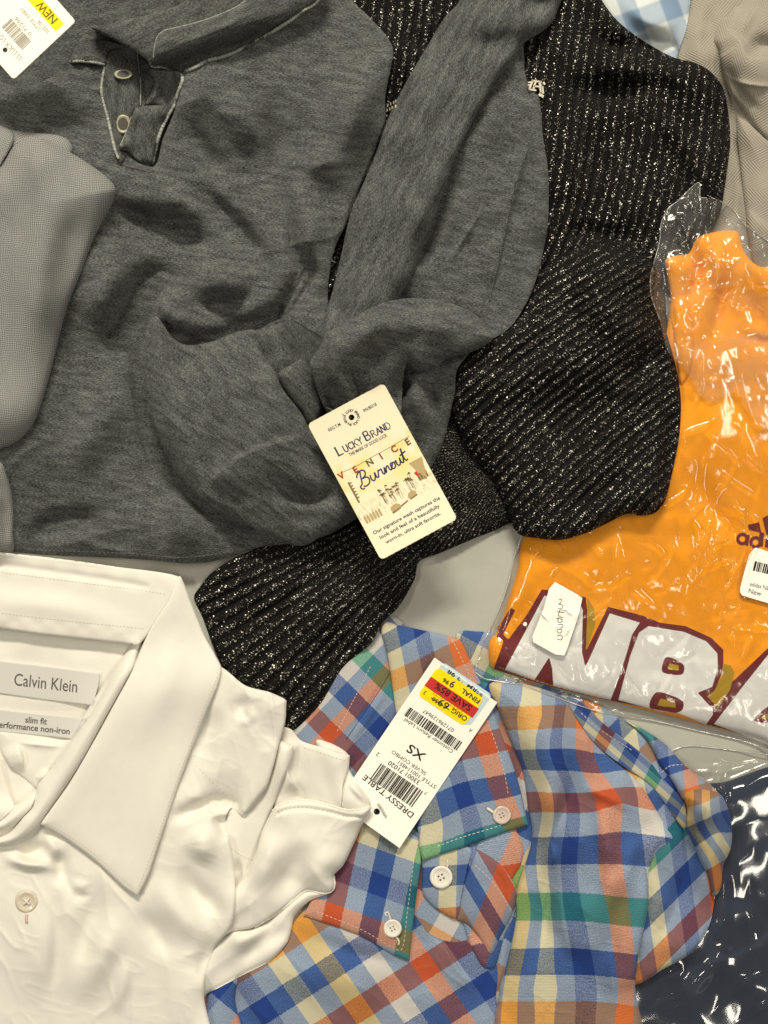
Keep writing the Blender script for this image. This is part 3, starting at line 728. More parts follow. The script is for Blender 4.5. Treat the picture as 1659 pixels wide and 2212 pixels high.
# right front + sleeve
slv_uv = affine([(1475, 1900, 4.5, 6.5), (1490, 2000, 4.5, 4.5), (1505, 1870, 5.5, 6.5)])
patch('sleeve', [(1110, 1480), (1240, 1502), (1290, 1520), (1350, 1555), (1400, 1582), (1440, 1610), (1475, 1650), (1530, 1690), (1560, 1725), (1580, 1775), (1578, 1830), (1560, 1870), (1545, 1930), (1535, 1990), (1510, 2040), (1480, 2068), (1430, 2095), (1380, 2125), (1300, 2130), (1200, 2000), (1150, 1700)], PLAID, T,
      t=8, puff=16, pw=40, er=12, eh=9, uv=slv_uv, noise=[(90, 7, 51), (40, 3, 52)], crease=[(46, 4, 131, -50), (22, 1.6, 141, 40)],
      strokes=[('v', 14, 22, [(1400, 1700), (1470, 1790), (1490, 1880), (1440, 2000), (1380, 2080)]), ('r', 10, 20, [(1420, 1640), (1500, 1730), (1545, 1830), (1500, 1960)])])
roll_uv = affine([(1463, 1689, 5.5, 11.5), (1492, 1680, 6.5, 11.5), (1460, 1648, 5.5, 10.5)])
patch('sleeve_cuff', [(1350, 1556), (1400, 1582), (1440, 1610), (1478, 1652), (1530, 1692), (1560, 1725), (1560, 1760), (1500, 1780), (1476, 1740), (1462, 1705), (1440, 1670), (1424, 1650), (1405, 1610), (1375, 1575)], PLAID, T,
      t=10, puff=14, pw=14, er=7, eh=7, uv=roll_uv, crease=[(30, 3, 153, 40)])
cuff2 = tps([(1488, 1762, .5, 13.5), (1525, 1752, 2.5, 13.5), (1551, 1768, 3.6, 14.4), (1490, 1722, .5, 12.5), (1557, 1821, 2.5, 15.5), (1542, 1856, .5, 15.8), (1551, 1906, .5, 16.7), (1575, 1800, 3.6, 15), (1520, 1830, 0.3, 15.2)])
patch('sleeve_cuff', [(1472, 1722), (1495, 1706), (1540, 1708), (1562, 1722), (1580, 1775), (1579, 1830), (1563, 1870), (1556, 1920), (1540, 1935), (1528, 1890), (1512, 1860), (1496, 1820), (1480, 1790), (1474, 1772), (1486, 1748)], PLAID, T,
      t=9, puff=18, pw=16, er=8, eh=8, uv=cuff2, strokes=[('v', 5, 7, [(1510, 1720), (1520, 1750), (1512, 1790), (1535, 1840)]), ('k', 5, 8, [(1540, 1730), (1552, 1790), (1556, 1850)])])
stitches([(1430, 1668), (1446, 1655), (1470, 1652), (1490, 1655)], THREAD, T, 6, 3, .8)
fr2 = tps([(735*.529+781, 1754, 0.0+2, 5.0), (785*.529+781, 1754, 3, 5.0), (960*.529+781, 1754, 6, 5.05), (1065*.529+781, 1740, 7, 5.1), (1130*.529+781, 1752, 8, 5.15), (1225*.529+781, 1762, 9, 5.2),
           (1117, 1965, 0, 8.6), (1145, 1965, 1, 8.6), (1172, 1965, 2, 8.6), (1189, 1965, 3, 8.6), (1313, 1965, 6, 8.5), (1357, 1965, 7, 8.4), (1408, 1960, 8, 8.3),
           (1088, 2135, 0, 11.5), (1120, 2135, 1, 11.5), (1151, 2135, 2, 11.5), (1204, 2135, 3, 11.5), (1241, 2135, 4, 11.5), (1289, 2135, 5, 11.5), (1336, 2140, 6, 11.5), (1368, 2145, 7, 11.5),
           (1115, 1548, 2, .4), (1170, 1548, 3, .45), (1245, 1548, 6, .5), (1290, 1560, 7, .6), (1130, 1640, 2, 2.5), (1160, 1640, 3, 2.5), (1245, 1640, 6, 2.5), (1290, 1655, 7, 2.6),
           (1200, 1838, 3.6, 6.5), (1200, 1895, 3.6, 7.5), (1215, 2074, 3.5, 10.5), (1215, 2195, 3.4, 12.6), (1200, 1690, 3.5, 3.5), (1150, 1490, 2.5, -.6)])
patch('right_front', [(1058, 1478), (1110, 1474), (1180, 1490), (1224, 1512), (1260, 1560), (1300, 1620), (1370, 1680), (1400, 1720), (1440, 1790), (1452, 1812), (1420, 1838), (1402, 1880), (1400, 1960), (1380, 2060), (1372, 2130), (1370, 2290), (1090, 2290), (1078, 2140), (1090, 2100), (1112, 2000), (1118, 1920), (1140, 1850), (1150, 1800), (1140, 1740), (1128, 1660), (1100, 1590), (1075, 1530)], PLAID, T,
      t=12, puff=24, pw=40, er=12, eh=10, uv=fr2, noise=[(130, 6, 55)], crease=[(46, 4, 132, 85), (22, 1.6, 142, 20)],
      strokes=[('r', 16, 30, [(1180, 1520), (1190, 1640), (1195, 1760), (1230, 1880)]), ('v', 13, 18, [(1225, 1620), (1235, 1700), (1200, 1800), (1178, 1870)]), ('r', 15, 24, [(1262, 1680), (1300, 1760), (1320, 1900), (1300, 2060)]),
               ('v', 12, 20, [(1180, 1800), (1184, 1900), (1176, 2000), (1150, 2110)]), ('r', 8, 14, [(1240, 1700), (1300, 1715), (1380, 1760)]), ('r', 14, 22, [(1400, 1790), (1360, 1850), (1350, 1960)]), ('k', 8, 12, [(1184, 1815), (1195, 1840), (1190, 1880)])])
patch('sleeve_seam', [(1224, 1510), (1262, 1522), (1300, 1560), (1352, 1600), (1400, 1640), (1430, 1680), (1462, 1712), (1480, 1740), (1478, 1790), (1440, 1740), (1400, 1690), (1340, 1650), (1280, 1600)], PLAID, T, t=4, puff=3, pw=14, er=5, eh=3,
      uv=affine([(1260, 1550, 3.5, 2.6), (1300, 1580, 3.5, 4.4), (1345, 1620, 3.5, 6), (1400, 1670, 3.5, 8), (1290, 1550, 5, 3.5)]))
stitches([(1255, 1540), (1290, 1572), (1330, 1598), (1372, 1625)], DTHREAD, T, 6, 4, .8)

def button(x, y, r, mat, parent, z=None, tilt=(0, 0), holes=4, rim=True, cross=None, hole_mat=None):
    z0 = (float(hs(x, y)) if z is None else z)+1.2
    prof = [(0, 2.0), (.46, 2.0), (.60, 2.3), (.72, 3.6), (.86, 4.2), (.96, 3.4), (1.0, 1.6), (.97, 0)] if rim else [(0, 2.6), (.5, 2.8), (.8, 2.6), (.97, 1.6), (1, .6)]
    V = [at(x, y, z0+prof[0][1])]; n = 32; F = []
    zz = lambda dx, dy, h: z0+h*r/22+dx*tilt[0]+dy*tilt[1]
    for (q, h) in prof[1:]:
        for k in range(n):
            a = 2*math.pi*k/n; dx, dy = q*r*math.cos(a), q*r*math.sin(a); V.append(at(x+dx, y+dy, zz(dx, dy, h)))
    for k in range(n): F.append((0, 1+(k+1) % n, 1+k))
    for i in range(len(prof)-2):
        for k in range(n):
            a, b = 1+i*n+k, 1+i*n+(k+1) % n; F.append((a, b, b+n, a+n))
    b = raw_mesh('button', V, F, mat, parent)
    for k in range(holes):
        a = math.pi*k/2+.3; hx, hy = x+.24*r*math.cos(a), y+.24*r*math.sin(a)
        V = [at(hx+.085*r*math.cos(t), hy+.085*r*math.sin(t), zz(hx-x, hy-y, 2.0)+.25) for t in np.linspace(0, 2*math.pi, 13)[:-1]]
        raw_mesh('hole', V, [tuple(range(11, -1, -1))], hole_mat or BUTTONHOLE, b, smooth=False)
    if cross:
        for a in (0.75, 2.3):
            c_, s_ = math.cos(a)*r*.38, math.sin(a)*r*.38
            tube('thread', [(x-c_, y-s_), (x, y), (x+c_, y+s_)], r*.10, cross, b, zabs=[zz(0, 0, 2.6), zz(0, 0, 4.6), zz(0, 0, 2.6)], step=2, flat=.7)
    return b
button(953, 1895, 25, PEARL, T, holes=4)
tube('loop_thread', [(966, 1858), (968, 1868), (964, 1876)], 1.6, THREAD, T)
button(848, 2006, 20, PEARL, T, hole_mat=GREYINK)
tube('loop_thread', [(836, 1980), (832, 1972), (838, 1970), (844, 1988)], 1.8, THREAD, T)
tube('loop_thread', [(856, 2024), (862, 2034), (860, 2042)], 2.2, THREAD, T)
button(1084, 1761, 20, PEARLG, T, hole_mat=GREYINK)
tube('loop_thread', [(1052, 1746), (1058, 1750), (1066, 1756)], 3, THREAD, T)
# ================================================================ black glitter sweater
def rib_uv(phase, along):
    return lambda x, y: (phase(x, y), along(x, y))
def ribs(phase, amp):
    def f(x, y):
        p = phase(x, y); s = np.abs(np.sin(np.pi*p))
        wob = .75+.25*snoise(x, y, 60, 77)
        return amp*2.0*(s**1.1)*wob
    return f
T = thing('black_glitter_sweater', 'black ribbed knit sweater with silver glitter threads lying under the grey shirt', 'sweater', 1250, 600)
BS = T
def ph_body(x, y):
    yy = y-120
    return (x*.97+yy*.22+12*np.sin(y/110.)+.00035*(y-300)**2)/20.0
patch('body', [(780, -60), (1270, -60), (1300, 0), (1334, 45), (1378, 80), (1423, 108), (1461, 126), (1500, 135), (1535, 155), (1562, 190), (1573, 240), (1578, 300), (1573, 350), (1566, 400), (1552, 470), (1500, 560), (1440, 640), (1442, 740), (1350, 860), (1100, 860), (900, 900), (660, 800), (600, 500), (700, 200)], BLACK, T,
      t=8, puff=22, pw=40, er=14, eh=12, extra=ribs(ph_body, 6.5), uv=rib_uv(ph_body, lambda x, y: y/20.), noise=[(110, 8, 61), (50, 3, 62)],
      strokes=[('v', 14, 26, [(1190, 200), (1300, 195), (1420, 190), (1480, 200)]), ('r', 10, 34, [(1180, 110), (1300, 140), (1440, 160), (1540, 220), (1560, 340)]), ('v', 12, 24, [(1260, 200), (1285, 320), (1290, 450), (1240, 540)]),
               ('v', 12, 22, [(1180, 520), (1280, 500), (1380, 530)]), ('r', 10, 24, [(1380, 230), (1470, 300), (1500, 420)]), ('v', 10, 20, [(1440, 60), (1340, 100), (1240, 60)]), ('v', 8, 16, [(830, 60), (930, 90), (970, 20)])])
def ph_cuff(x, y): return np.arctan2(y-963, -(x-1124))*500/18.0
patch('sleeve_end', [(1124, 990), (1140, 1100), (1085, 1138), (1020, 1165), (950, 1195), (906, 1213), (896, 1250), (862, 1310), (824, 1348), (802, 1390), (742, 1440), (692, 1520), (642, 1572), (620, 1580), (560, 1560), (480, 1440), (436, 1330), (419, 1292), (430, 1270), (455, 1240), (500, 1208), (560, 1180), (640, 1120), (800, 1040), (880, 860), (980, 780), (1100, 850)], BLACK, T,
      t=8, puff=16, pw=40, er=12, eh=10, extra=ribs(ph_cuff, 5.0), uv=rib_uv(ph_cuff, lambda x, y: np.hypot(x-1124, y-963)/18.0), noise=[(120, 6, 63)],
      strokes=[('v', 8, 22, [(700, 1200), (640, 1290), (520, 1370)]), ('r', 8, 26, [(820, 1210), (740, 1300), (620, 1440)]), ('v', 9, 20, [(930, 1150), (830, 1260), (760, 1400)]), ('v', 8, 18, [(1060, 1080), (950, 1110), (860, 1160)])])
def ph_sh(x, y):
    return (x*.62+(y)*.80+26*np.sin((x-y)/260.)+.00022*(x-1200)**2)/19.5
# ================================================================ orange shirt in a clear bag
T = thing('orange_shirt', 'bright orange T-shirt with large white and maroon letters inside the clear bag', 'T-shirt', 1430, 1250)
OS = T
patch('body', [(1440, 720), (1448, 650), (1440, 590), (1437, 562), (1460, 552), (1488, 547), (1505, 516), (1530, 504), (1570, 498), (1594, 503), (1608, 545), (1640, 575), (1720, 590), (1720, 1640), (1650, 1598), (1560, 1575), (1440, 1545), (1300, 1510), (1180, 1478), (1100, 1452), (1078, 1442), (1064, 1438), (1056, 1420), (1058, 1396), (1080, 1350), (1100, 1290), (1118, 1230), (1128, 1170), (1150, 1140), (1260, 1080), (1400, 1000), (1430, 860)], ORANGE, T,
      t=14, puff=14, pw=26, er=12, eh=10, bl=24, noise=[(160, 3, 71)],
      strokes=[('v', 9, 10, [(1500, 520), (1508, 590), (1490, 640), (1465, 665)]), ('r', 9, 14, [(1540, 510), (1550, 580), (1545, 660)]), ('v', 7, 12, [(1575, 560), (1560, 650), (1530, 760)]), ('v', 4, 14, [(1600, 600), (1640, 690), (1700, 720)]), ('v', 7, 12, [(1600, 720), (1650, 740), (1710, 730)]), ('r', 5, 40, [(1500, 760), (1540, 900), (1530, 1060)]), ('v', 6, 24, [(1470, 980), (1560, 1120), (1640, 1180)]), ('v', 6, 20, [(1150, 1250), (1130, 1330), (1100, 1420)])])
patch('sleeve_hem', [(1446, 660), (1478, 640), (1492, 672), (1500, 740), (1492, 800), (1470, 830), (1462, 780), (1455, 720)], ORANGE, T, t=5, puff=6, pw=10, er=5, eh=4)
def zz(p): return [(1900/1.823+q[0]/1.476/1.823, 2200/1.823+q[1]/1.476/1.823)+tuple(q[2:]) for q in p]
LP = dict(t=.5, follow=True, eh=.0, er=3, f=2)
# maroon outline shapes below, white letters above
patch('letter_outline', zz([(62, 640), (88, 400), (165, 285), (190, 300), (120, 440), (150, 470), (255, 330), (345, 178), (420, 190), (600, 225), (612, 330), (600, 540), (730, 280), (930, 330), (1030, 372), (1180, 392), (1330, 460), (1400, 530), (1400, 640), (1350, 770), (1330, 800), (1470, 700), (1659, 520), (1780, 500), (1780, 1130), (1659, 1080), (1480, 1010), (1310, 968), (1140, 900), (975, 870), (730, 825), (580, 790), (405, 745), (300, 715), (105, 655)]), MAROON, T, corners=True, **LP)
patch('letter_shade', zz([(612, 232), (650, 290), (655, 380), (628, 470), (600, 530)]), GOLD, T, corners=True, t=1.0, follow=True, eh=0, er=3, f=2)
patch('letter_shade', zz([(1398, 610), (1440, 620), (1465, 660), (1440, 760), (1370, 868), (1306, 800), (1345, 770), (1385, 700)]), GOLD, T, corners=True, t=1.0, follow=True, eh=0, er=3, f=2)
LW = dict(t=1.2, follow=True, eh=0, er=3, f=2, corners=True)
patch('letter_n', zz([(130, 645), (360, 215), (560, 245), (583, 300), (578, 540), (598, 632), (740, 318), (915, 372), (870, 440), (835, 560), (790, 700), (745, 820), (600, 790), (412, 742), (405, 640), (388, 572), (370, 600), (302, 705)]), PRINTW, T, **LW)
patch('letter_b', zz([(790, 822), (860, 560), (910, 430), (965, 392), (1170, 425), (1300, 480), (1365, 550), (1368, 640), (1335, 745), (1250, 780), (1335, 870), (1340, 905), (1300, 965), (1140, 900), (975, 872)]), PRINTW, T,
      holes=[zz([(1065, 575), (1130, 590), (1170, 620), (1165, 668), (1120, 676), (1045, 655)]), zz([(1010, 778), (1110, 800), (1165, 830), (1160, 880), (1110, 895), (975, 868)])], **LW)
patch('letter_counter', zz([(1085, 608), (1140, 622), (1140, 650), (1078, 645)]), GOLD, T, **LW)
patch('letter_counter', zz([(1035, 812), (1120, 832), (1125, 868), (1015, 855)]), GOLD, T, **LW)
patch('letter_a', zz([(1345, 962), (1500, 760), (1659, 560), (1780, 520), (1780, 1130), (1659, 1085), (1480, 1010)]), PRINTW, T, holes=[zz([(1620, 890), (1680, 850), (1780, 830), (1780, 960), (1580, 942)])], **LW)
patch('letter_counter', zz([(1640, 905), (1690, 890), (1780, 880), (1780, 945), (1610, 930)]), GOLD, T, **LW)
patch('hem_edge', zz([(36, 500), (60, 450), (90, 460), (120, 480), (80, 600), (62, 640), (40, 600)]), ORANGE, T, t=3, puff=4, pw=8, er=4, eh=3)
# chest logo
q = lambda p: [(2700/1.823+a/4.424/1.823, 1950/1.823+b/4.424/1.823) for a, b in p]
fr0 = Frame((0, 0), (1, 0), (0, 1))
def P2(name, polyl, mat, par, lift=1.2, **k): return place(name, polys(polyl), fr0, 0, 0, mat, par, lift, **k)
P2('logo_stripe', [q([(1080, 520), (1280, 470), (1320, 655), (1110, 605)]), q([(1340, 400), (1433, 350), (1500, 380), (1560, 700), (1410, 690)]), q([(1530, 200), (1640, 180), (1760, 700), (1620, 700)])], MAROON, T)
def ring(name, c, r0, r1, mat, par, lift=1.2, n=20):
    V = []; F = []
    for k in range(n):
        a = 2*math.pi*k/n; V += [(c[0]+r0*math.cos(a), c[1]+r0*math.sin(a)), (c[0]+r1*math.cos(a), c[1]+r1*math.sin(a))]
    for k in range(n): k2 = (k+1) % n; F.append((2*k, 2*k+1, 2*k2+1, 2*k2))
    return place(name, (np.array(V), F), fr0, 0, 0, mat, par, lift)
ca = q([(990, 762), (1220, 820)])
ring('logo_letter', ca[0], 6.5, 13.5, MAROON, T); ring('logo_letter', ca[1], 6.5, 13.5, MAROON, T)
P2('logo_letter', [q([(1050, 690), (1125, 690), (1085, 885), (1020, 860)]), q([(1290, 640), (1370, 660), (1345, 900), (1270, 890)]), q([(1400, 740), (1460, 750), (1440, 920), (1380, 900)]), q([(1500, 650), (1600, 660), (1580, 940), (1480, 920)])], MAROON, T)

BG = thing('plastic_bag', 'crinkled clear plastic bag with two white stickers around the orange T-shirt', 'plastic bag', 1420, 1200, 'clear plastic bags')
patch('bag_front', [(1442, 760), (1540, 740), (1720, 740), (1720, 1660), (1659, 1622), (1600, 1600), (1500, 1578), (1400, 1555), (1300, 1540), (1235, 1522), (1180, 1500), (1120, 1480), (1050, 1468), (1026, 1452), (1040, 1400), (1068, 1340), (1095, 1270), (1112, 1200), (1130, 1150), (1200, 1080), (1420, 1000), (1440, 880)], FILM, BG,
      t=3, puff=5, pw=14, er=5, eh=2, bl=14, f=3, film=True, crinkle=crink([(150, 2.6), (60, 1.4), (26, .6)], 5),
      strokes=rstrokes(80, (1080, 1100, 1640, 1560), 5, amp=(2.5, 7), ln=(25, 120), w=(3, 8))+rstrokes(34, (1450, 740, 1650, 1200), 6, amp=(2.5, 7.5), ln=(50, 160), w=(3, 9), bias=80)+rstrokes(24, (1060, 1300, 1300, 1480), 16, amp=(2, 5), ln=(20, 70), w=(3, 7))+[('k', 8, 12, [(1330, 1130), (1340, 1230), (1350, 1320)]), ('k', 6, 12, [(1180, 1200), (1260, 1240), (1290, 1290)]), ('s', 7, 60, [(1580, 1110), (1540, 1200), (1470, 1290)])])
# upper folded-back lobe of the black sweater and the bag corner over it
patch('sleeve_lobe', [(1165, 590), (1210, 552), (1290, 520), (1370, 535), (1414, 575), (1412, 630), (1425, 680), (1440, 720), (1462, 800), (1471, 870), (1466, 950), (1450, 1030), (1437, 1080), (1416, 1107), (1385, 1114), (1355, 1110), (1312, 1130), (1270, 1150), (1212, 1166), (1160, 1162), (1118, 1152), (1098, 1110), (1060, 1030), (1010, 965), (982, 905), (976, 850), (990, 800), (1040, 740), (1110, 690), (1145, 640)], BLACK, BS,
      t=26, puff=44, pw=50, er=16, eh=14, bl=30, extra=ribs(ph_sh, 5), rfx=1.2, uv=rib_uv(ph_sh, lambda x, y: (x*.8-y*.62)/19.5), noise=[(150, 8, 65)],
      strokes=[('v', 14, 30, [(1440, 730), (1380, 800), (1330, 850)]), ('r', 12, 40, [(1250, 640), (1330, 700), (1400, 760)]), ('v', 10, 26, [(1040, 820), (1150, 760), (1230, 680)]), ('v', 8, 22, [(1180, 1130), (1300, 1060), (1400, 1000)]), ('v', 12, 16, [(1400, 850), (1440, 860), (1450, 960), (1420, 1090)])])
patch('bag_corner', [(1510, 393, 1), (1513, 425), (1540, 428), (1556, 432), (1580, 450), (1610, 485), (1659, 520), (1720, 550), (1720, 900), (1650, 930), (1590, 850), (1530, 870), (1480, 800), (1444, 762), (1434, 730), (1424, 690), (1406, 640), (1404, 600), (1412, 566), (1424, 520), (1428, 480), (1444, 448), (1462, 434)], FILM_C, BG,
      t=2.5, puff=5, pw=18, er=5, eh=1, bl=14, f=3, film=True, crinkle=crink([(90, 4), (40, 2), (20, .8)], 8),
      strokes=rstrokes(60, (1420, 440, 1640, 740), 9, amp=(2, 6), ln=(20, 90), w=(3, 8))+[('k', 8, 9, [(1500, 630), (1560, 620), (1610, 615)]), ('k', 7, 8, [(1515, 450), (1490, 500), (1470, 545)]), ('k', 5, 5, [(1509, 395), (1505, 430), (1512, 460)])])
# stickers on the bag
st = patch('handwritten_sticker', [(1199, 1257), (1247, 1284), (1258, 1292), (1251, 1325), (1225, 1402), (1219, 1416), (1200, 1414), (1152, 1387), (1150, 1376), (1176, 1310), (1186, 1272)], PAPER, BG, t=2.2, eh=0, er=3, bl=40, f=3, corners=True)
fr1 = Frame((1209, 1336), (.98, .0), (0, 1))
# handwritten letters run down the strip
pen = [[(-2, -38), (4, -40), (2, -32), (-2, -30), (6, -27), (5, -20), (-3, -21)], [(-6, -14), (10, -12)], [(1, -18), (-3, -6), (4, -5)], [(-8, 0), (8, -2)], [(-2, -2), (-4, 6), (3, 8), (6, 3), (1, 1)],
       [(-5, 13), (5, 12), (7, 17), (2, 20)], [(-6, 24), (3, 22), (4, 28), (-3, 30), (-6, 25)], [(-6, 36), (2, 34), (6, 38), (3, 44), (-5, 42)]]
place('handwriting', ribbon([[(x*1.0, y*1.05) for x, y in p] for p in pen], 1.3), fr1, 0, 0, INK, st, .4)
bst = patch('barcode_sticker', [(1628, 1186), (1634, 1183), (1660, 1192), (1720, 1212), (1720, 1325), (1690, 1312), (1603, 1286), (1599, 1280), (1599, 1270), (1618, 1200)], PAPER, BG, t=3, eh=0, er=3, bl=40, f=3)
fr2_ = Frame((1627, 1208), (.96, .235), (-.235, .96))
place('barcode', barcode(5, 3, 90, 24, 5, 1.5), fr2_, 0, 0, INK, bst, .5)
place('print', text_mesh('adidas NBA', 13, xs=.8), fr2_, 6, 58, GREYINK, bst, .5)
place('print', text_mesh('New', 15), fr2_, 6, 74, GREYINK, bst, .5)

tube('bag_seam', [(1026, 1452), (1050, 1467), (1120, 1479), (1180, 1499), (1300, 1539), (1400, 1554), (1500, 1577), (1600, 1599), (1659, 1621), (1715, 1655)], 1.5, CLEAR, BG, lift=.2)
tube('bag_edge', [(1130, 1152), (1112, 1200), (1095, 1270), (1068, 1340), (1040, 1400), (1026, 1452)], 1.0, CLEAR, BG, lift=.2)
tube('bag_edge', [(1425, 690), (1407, 640), (1405, 600), (1413, 566), (1425, 520), (1429, 480), (1445, 449), (1463, 435), (1509, 394), (1513, 425), (1540, 428), (1580, 450), (1610, 485), (1659, 520), (1715, 548)], 1.1, CLEAR, BG, lift=.2)
raw_mesh('vent_hole', [at(1134+4.5*math.cos(t), 1348+4.5*math.sin(t), float(hs(1134, 1348))+1) for t in np.linspace(0, 6.283, 17)[:-1]][::-1], [tuple(range(16))], PAPER, BG, smooth=False)
# ================================================================ grey henley
T = thing('grey_henley_shirt', 'charcoal heather henley shirt with faded seams spread over the black sweater', 'shirt', 500, 600)
GS = T
def z1(p): return [(a*.529, b*.529)+tuple(r) for a, b, *r in p]
patch('inner_back', [(-80, -60), (700, -60), (690, 60), (560, 130), (400, 250), (120, 260), (-80, 220)], GREYB, T, t=6, puff=4, pw=30, uv=uvrot(-10), noise=[(90, 3, 81)])
patch('back_neckband', z1([(370, 112), (430, 100), (540, 75), (640, 50), (760, 0), (800, -110), (1300, -110), (1290, 30), (900, 180), (640, 260), (560, 215), (470, 165)]), GREYB, T, t=64, puff=8, pw=12, er=6, eh=5, uv=uvrot(-25))
fw = text_mesh('LUCKY', 16)
place('printed_lettering', fw, Frame((236*1.0+215, 16), (.95, -.28), (.28, .95)), 0, 0, GREYINK, T, .6)
patch('body', rfx=1.45, crease=[(75, 7, 201, -20), (34, 2.4, 202, 30)], pts=[(-80, 175), (40, 188), (80, 180), (110, 168), (140, 162), (153, 134), (190, 134), (228, 140), (232, 200), (262, 320), (330, 360), (352, 300), (380, 230), (393, 160), (450, 130), (510, 110), (571, 77), (629, 40), (677, 3), (700, -60), (745, -60), (762, 0), (793, 32), (830, 72), (849, 106), (843, 153), (832, 212), (833, 259), (825, 296), (795, 370), (763, 439), (750, 480), (726, 529), (713, 582), (711, 660), (760, 760), (800, 900), (800, 1080), (720, 1150), (640, 1172), (560, 1182), (500, 1202), (450, 1214), (400, 1217), (370, 1215), (300, 1208), (200, 1203), (100, 1199), (30, 1192), (-80, 1180)], mat=GREY, parent=T,
      t=30, puff=24, pw=40, er=12, eh=9, uv=uvrot(8), bl=20, noise=[(190, 12, 83), (90, 2.5, 84), (38, .8, 85)],
      strokes=[('s', -24, 60, [(200, 430), (262, 452), (339, 468), (397, 500), (470, 560)], 2.3, 16), ('s', -15, 60, [(400, 380), (498, 470), (557, 545), (595, 640)], 2.3, 18), ('v', 9, 30, [(577, 160), (588, 290), (584, 400), (600, 500)]),
               ('r', 16, 34, [(790, 70), (780, 200), (745, 300), (700, 400), (640, 480)]), ('r', 11, 20, [(720, 320), (690, 355), (650, 372)]), ('v', 22, 24, [(610, 400), (633, 527), (656, 590), (615, 674), (555, 710)]), ('r', 14, 22, [(690, 430), (665, 520), (690, 600)]),
               ('v', 34, 38, [(430, 590), (316, 621), (281, 703), (205, 790)]), ('r', 20, 26, [(340, 628), (380, 690), (415, 735)]), ('v', 18, 26, [(400, 640), (460, 660), (520, 640), (540, 580)]), ('r', 16, 30, [(460, 560), (490, 610), (530, 660)]),
               ('r', 16, 44, [(180, 560), (240, 600), (190, 720)]), ('r', 14, 40, [(130, 1050), (220, 900), (290, 800)]), ('v', 12, 40, [(300, 900), (330, 1050), (380, 1180)]), ('r', 10, 30, [(420, 1200), (390, 1120), (360, 1060)]), ('v', 18, 24, [(50, 1188), (95, 1146), (160, 1125), (240, 1130)]),
               ('s', 12, 60, [(110, 1150), (200, 1175), (300, 1200)]), ('r', 10, 24, [(20, 260), (110, 240), (200, 230)]), ('v', 10, 24, [(400, 220), (440, 330), (520, 400)]), ('r', 10, 30, [(470, 200), (520, 260), (540, 340)]), ('r', 10, 24, [(300, 420), (400, 440), (480, 520)]), ('v', 6, 22, [(640, 640), (690, 650), (700, 700)]),
               ('v', 14, 20, [(430, 640), (520, 700), (600, 680), (640, 620), (660, 560)]),
               ('v', 24, 22, [(308, 660), (298, 740), (300, 830), (318, 920), (350, 1000), (400, 1070), (470, 1120), (560, 1160)]), ('v', 18, 18, [(345, 675), (400, 728), (470, 728), (545, 700), (600, 680)])])
# side panel / second sleeve
patch('back_sleeve', rfx=1.45, crease=[(60, 5, 203, 110), (30, 2, 204, 100)], pts=[(1120, 80), (1132, 120), (1134, 160), (1151, 194), (1165, 212), (1173, 296), (1184, 370), (1184, 476), (1173, 545), (1160, 598), (1142, 645), (1112, 695), (1092, 715), (1030, 752), (1005, 775), (987, 800), (983, 845), (968, 915), (950, 975), (900, 1050), (820, 1080), (740, 1000), (700, 850), (760, 640), (860, 520), (980, 260), (1060, 120)], mat=GREY, parent=T,
      t=16, puff=20, pw=30, er=10, eh=8, uv=uvrot(14), bl=20, noise=[(110, 5, 87), (45, 1.4, 88)],
      strokes=[('s', 6, 40, [(1078, 190), (1090, 270), (1125, 305), (1135, 335), (1105, 440), (1080, 540), (1055, 650)], 6, 3), ('v', 12, 22, [(1000, 330), (940, 480), (880, 620)]), ('k', 5, 10, [(1060, 420), (1000, 520), (950, 600)]), ('v', 8, 12, [(1125, 195), (1150, 200), (1168, 190)]),
               ('v', 12, 20, [(960, 780), (930, 840), (940, 920)]), ('r', 10, 18, [(900, 800), (905, 900), (880, 980)]), ('v', 14, 20, [(840, 780), (860, 840), (850, 880)])])
tube('seam', [(1076, 190), (1084, 230), (1090, 262), (1112, 292), (1136, 318), (1130, 350), (1112, 400), (1100, 450), (1085, 530), (1068, 600), (1058, 650)], 1.8, GREYB, T, bumps=.2, lift=.5)
# front sleeve, diagonal tube
patch('front_sleeve', rfx=1.45, crease=[(60, 5, 205, 118), (30, 2, 206, 125)], pts=[(1000, -60), (993, 0), (961, 37), (919, 106), (876, 180), (839, 254), (813, 328), (783, 400), (762, 446), (750, 490), (735, 560), (715, 640), (690, 730), (700, 780), (800, 760), (862, 640), (888, 600), (913, 534), (936, 476), (962, 397), (1004, 296), (1040, 227), (1066, 182), (1108, 128), (1130, 95), (1184, 58), (1205, 20), (1222, -60)], mat=GREY, parent=T,
      t=26, puff=42, pw=34, er=14, eh=12, uv=uvrot(118, 1, 1), bl=16, noise=[(120, 5, 89), (50, 1.5, 90)],
      strokes=[('v', 6, 26, [(1000, 60), (1060, 100), (1120, 60)]), ('r', 8, 30, [(960, 120), (900, 260), (850, 400)]), ('v', 7, 20, [(1120, 0), (1160, 10), (1200, -10)]), ('r', 8, 16, [(800, 520), (780, 620), (750, 700)])])
patch('sleeve_cuff', [(550, 728), (570, 706), (585, 697), (624, 689), (661, 707), (700, 734), (740, 800), (700, 900), (672, 925), (640, 880), (614, 845), (592, 802), (561, 760)], GREYB, T, t=4, puff=-30, pw=26, er=6, eh=2, uv=uvrot(60), bl=20)
patch('cuff_roll', [(600, 812), (625, 790), (651, 776), (668, 790), (680, 815), (690, 850), (698, 880), (686, 915), (668, 922), (650, 892), (625, 860)], GREYB, T, t=18, puff=20, pw=14, er=6, eh=6, uv=uvrot(40))
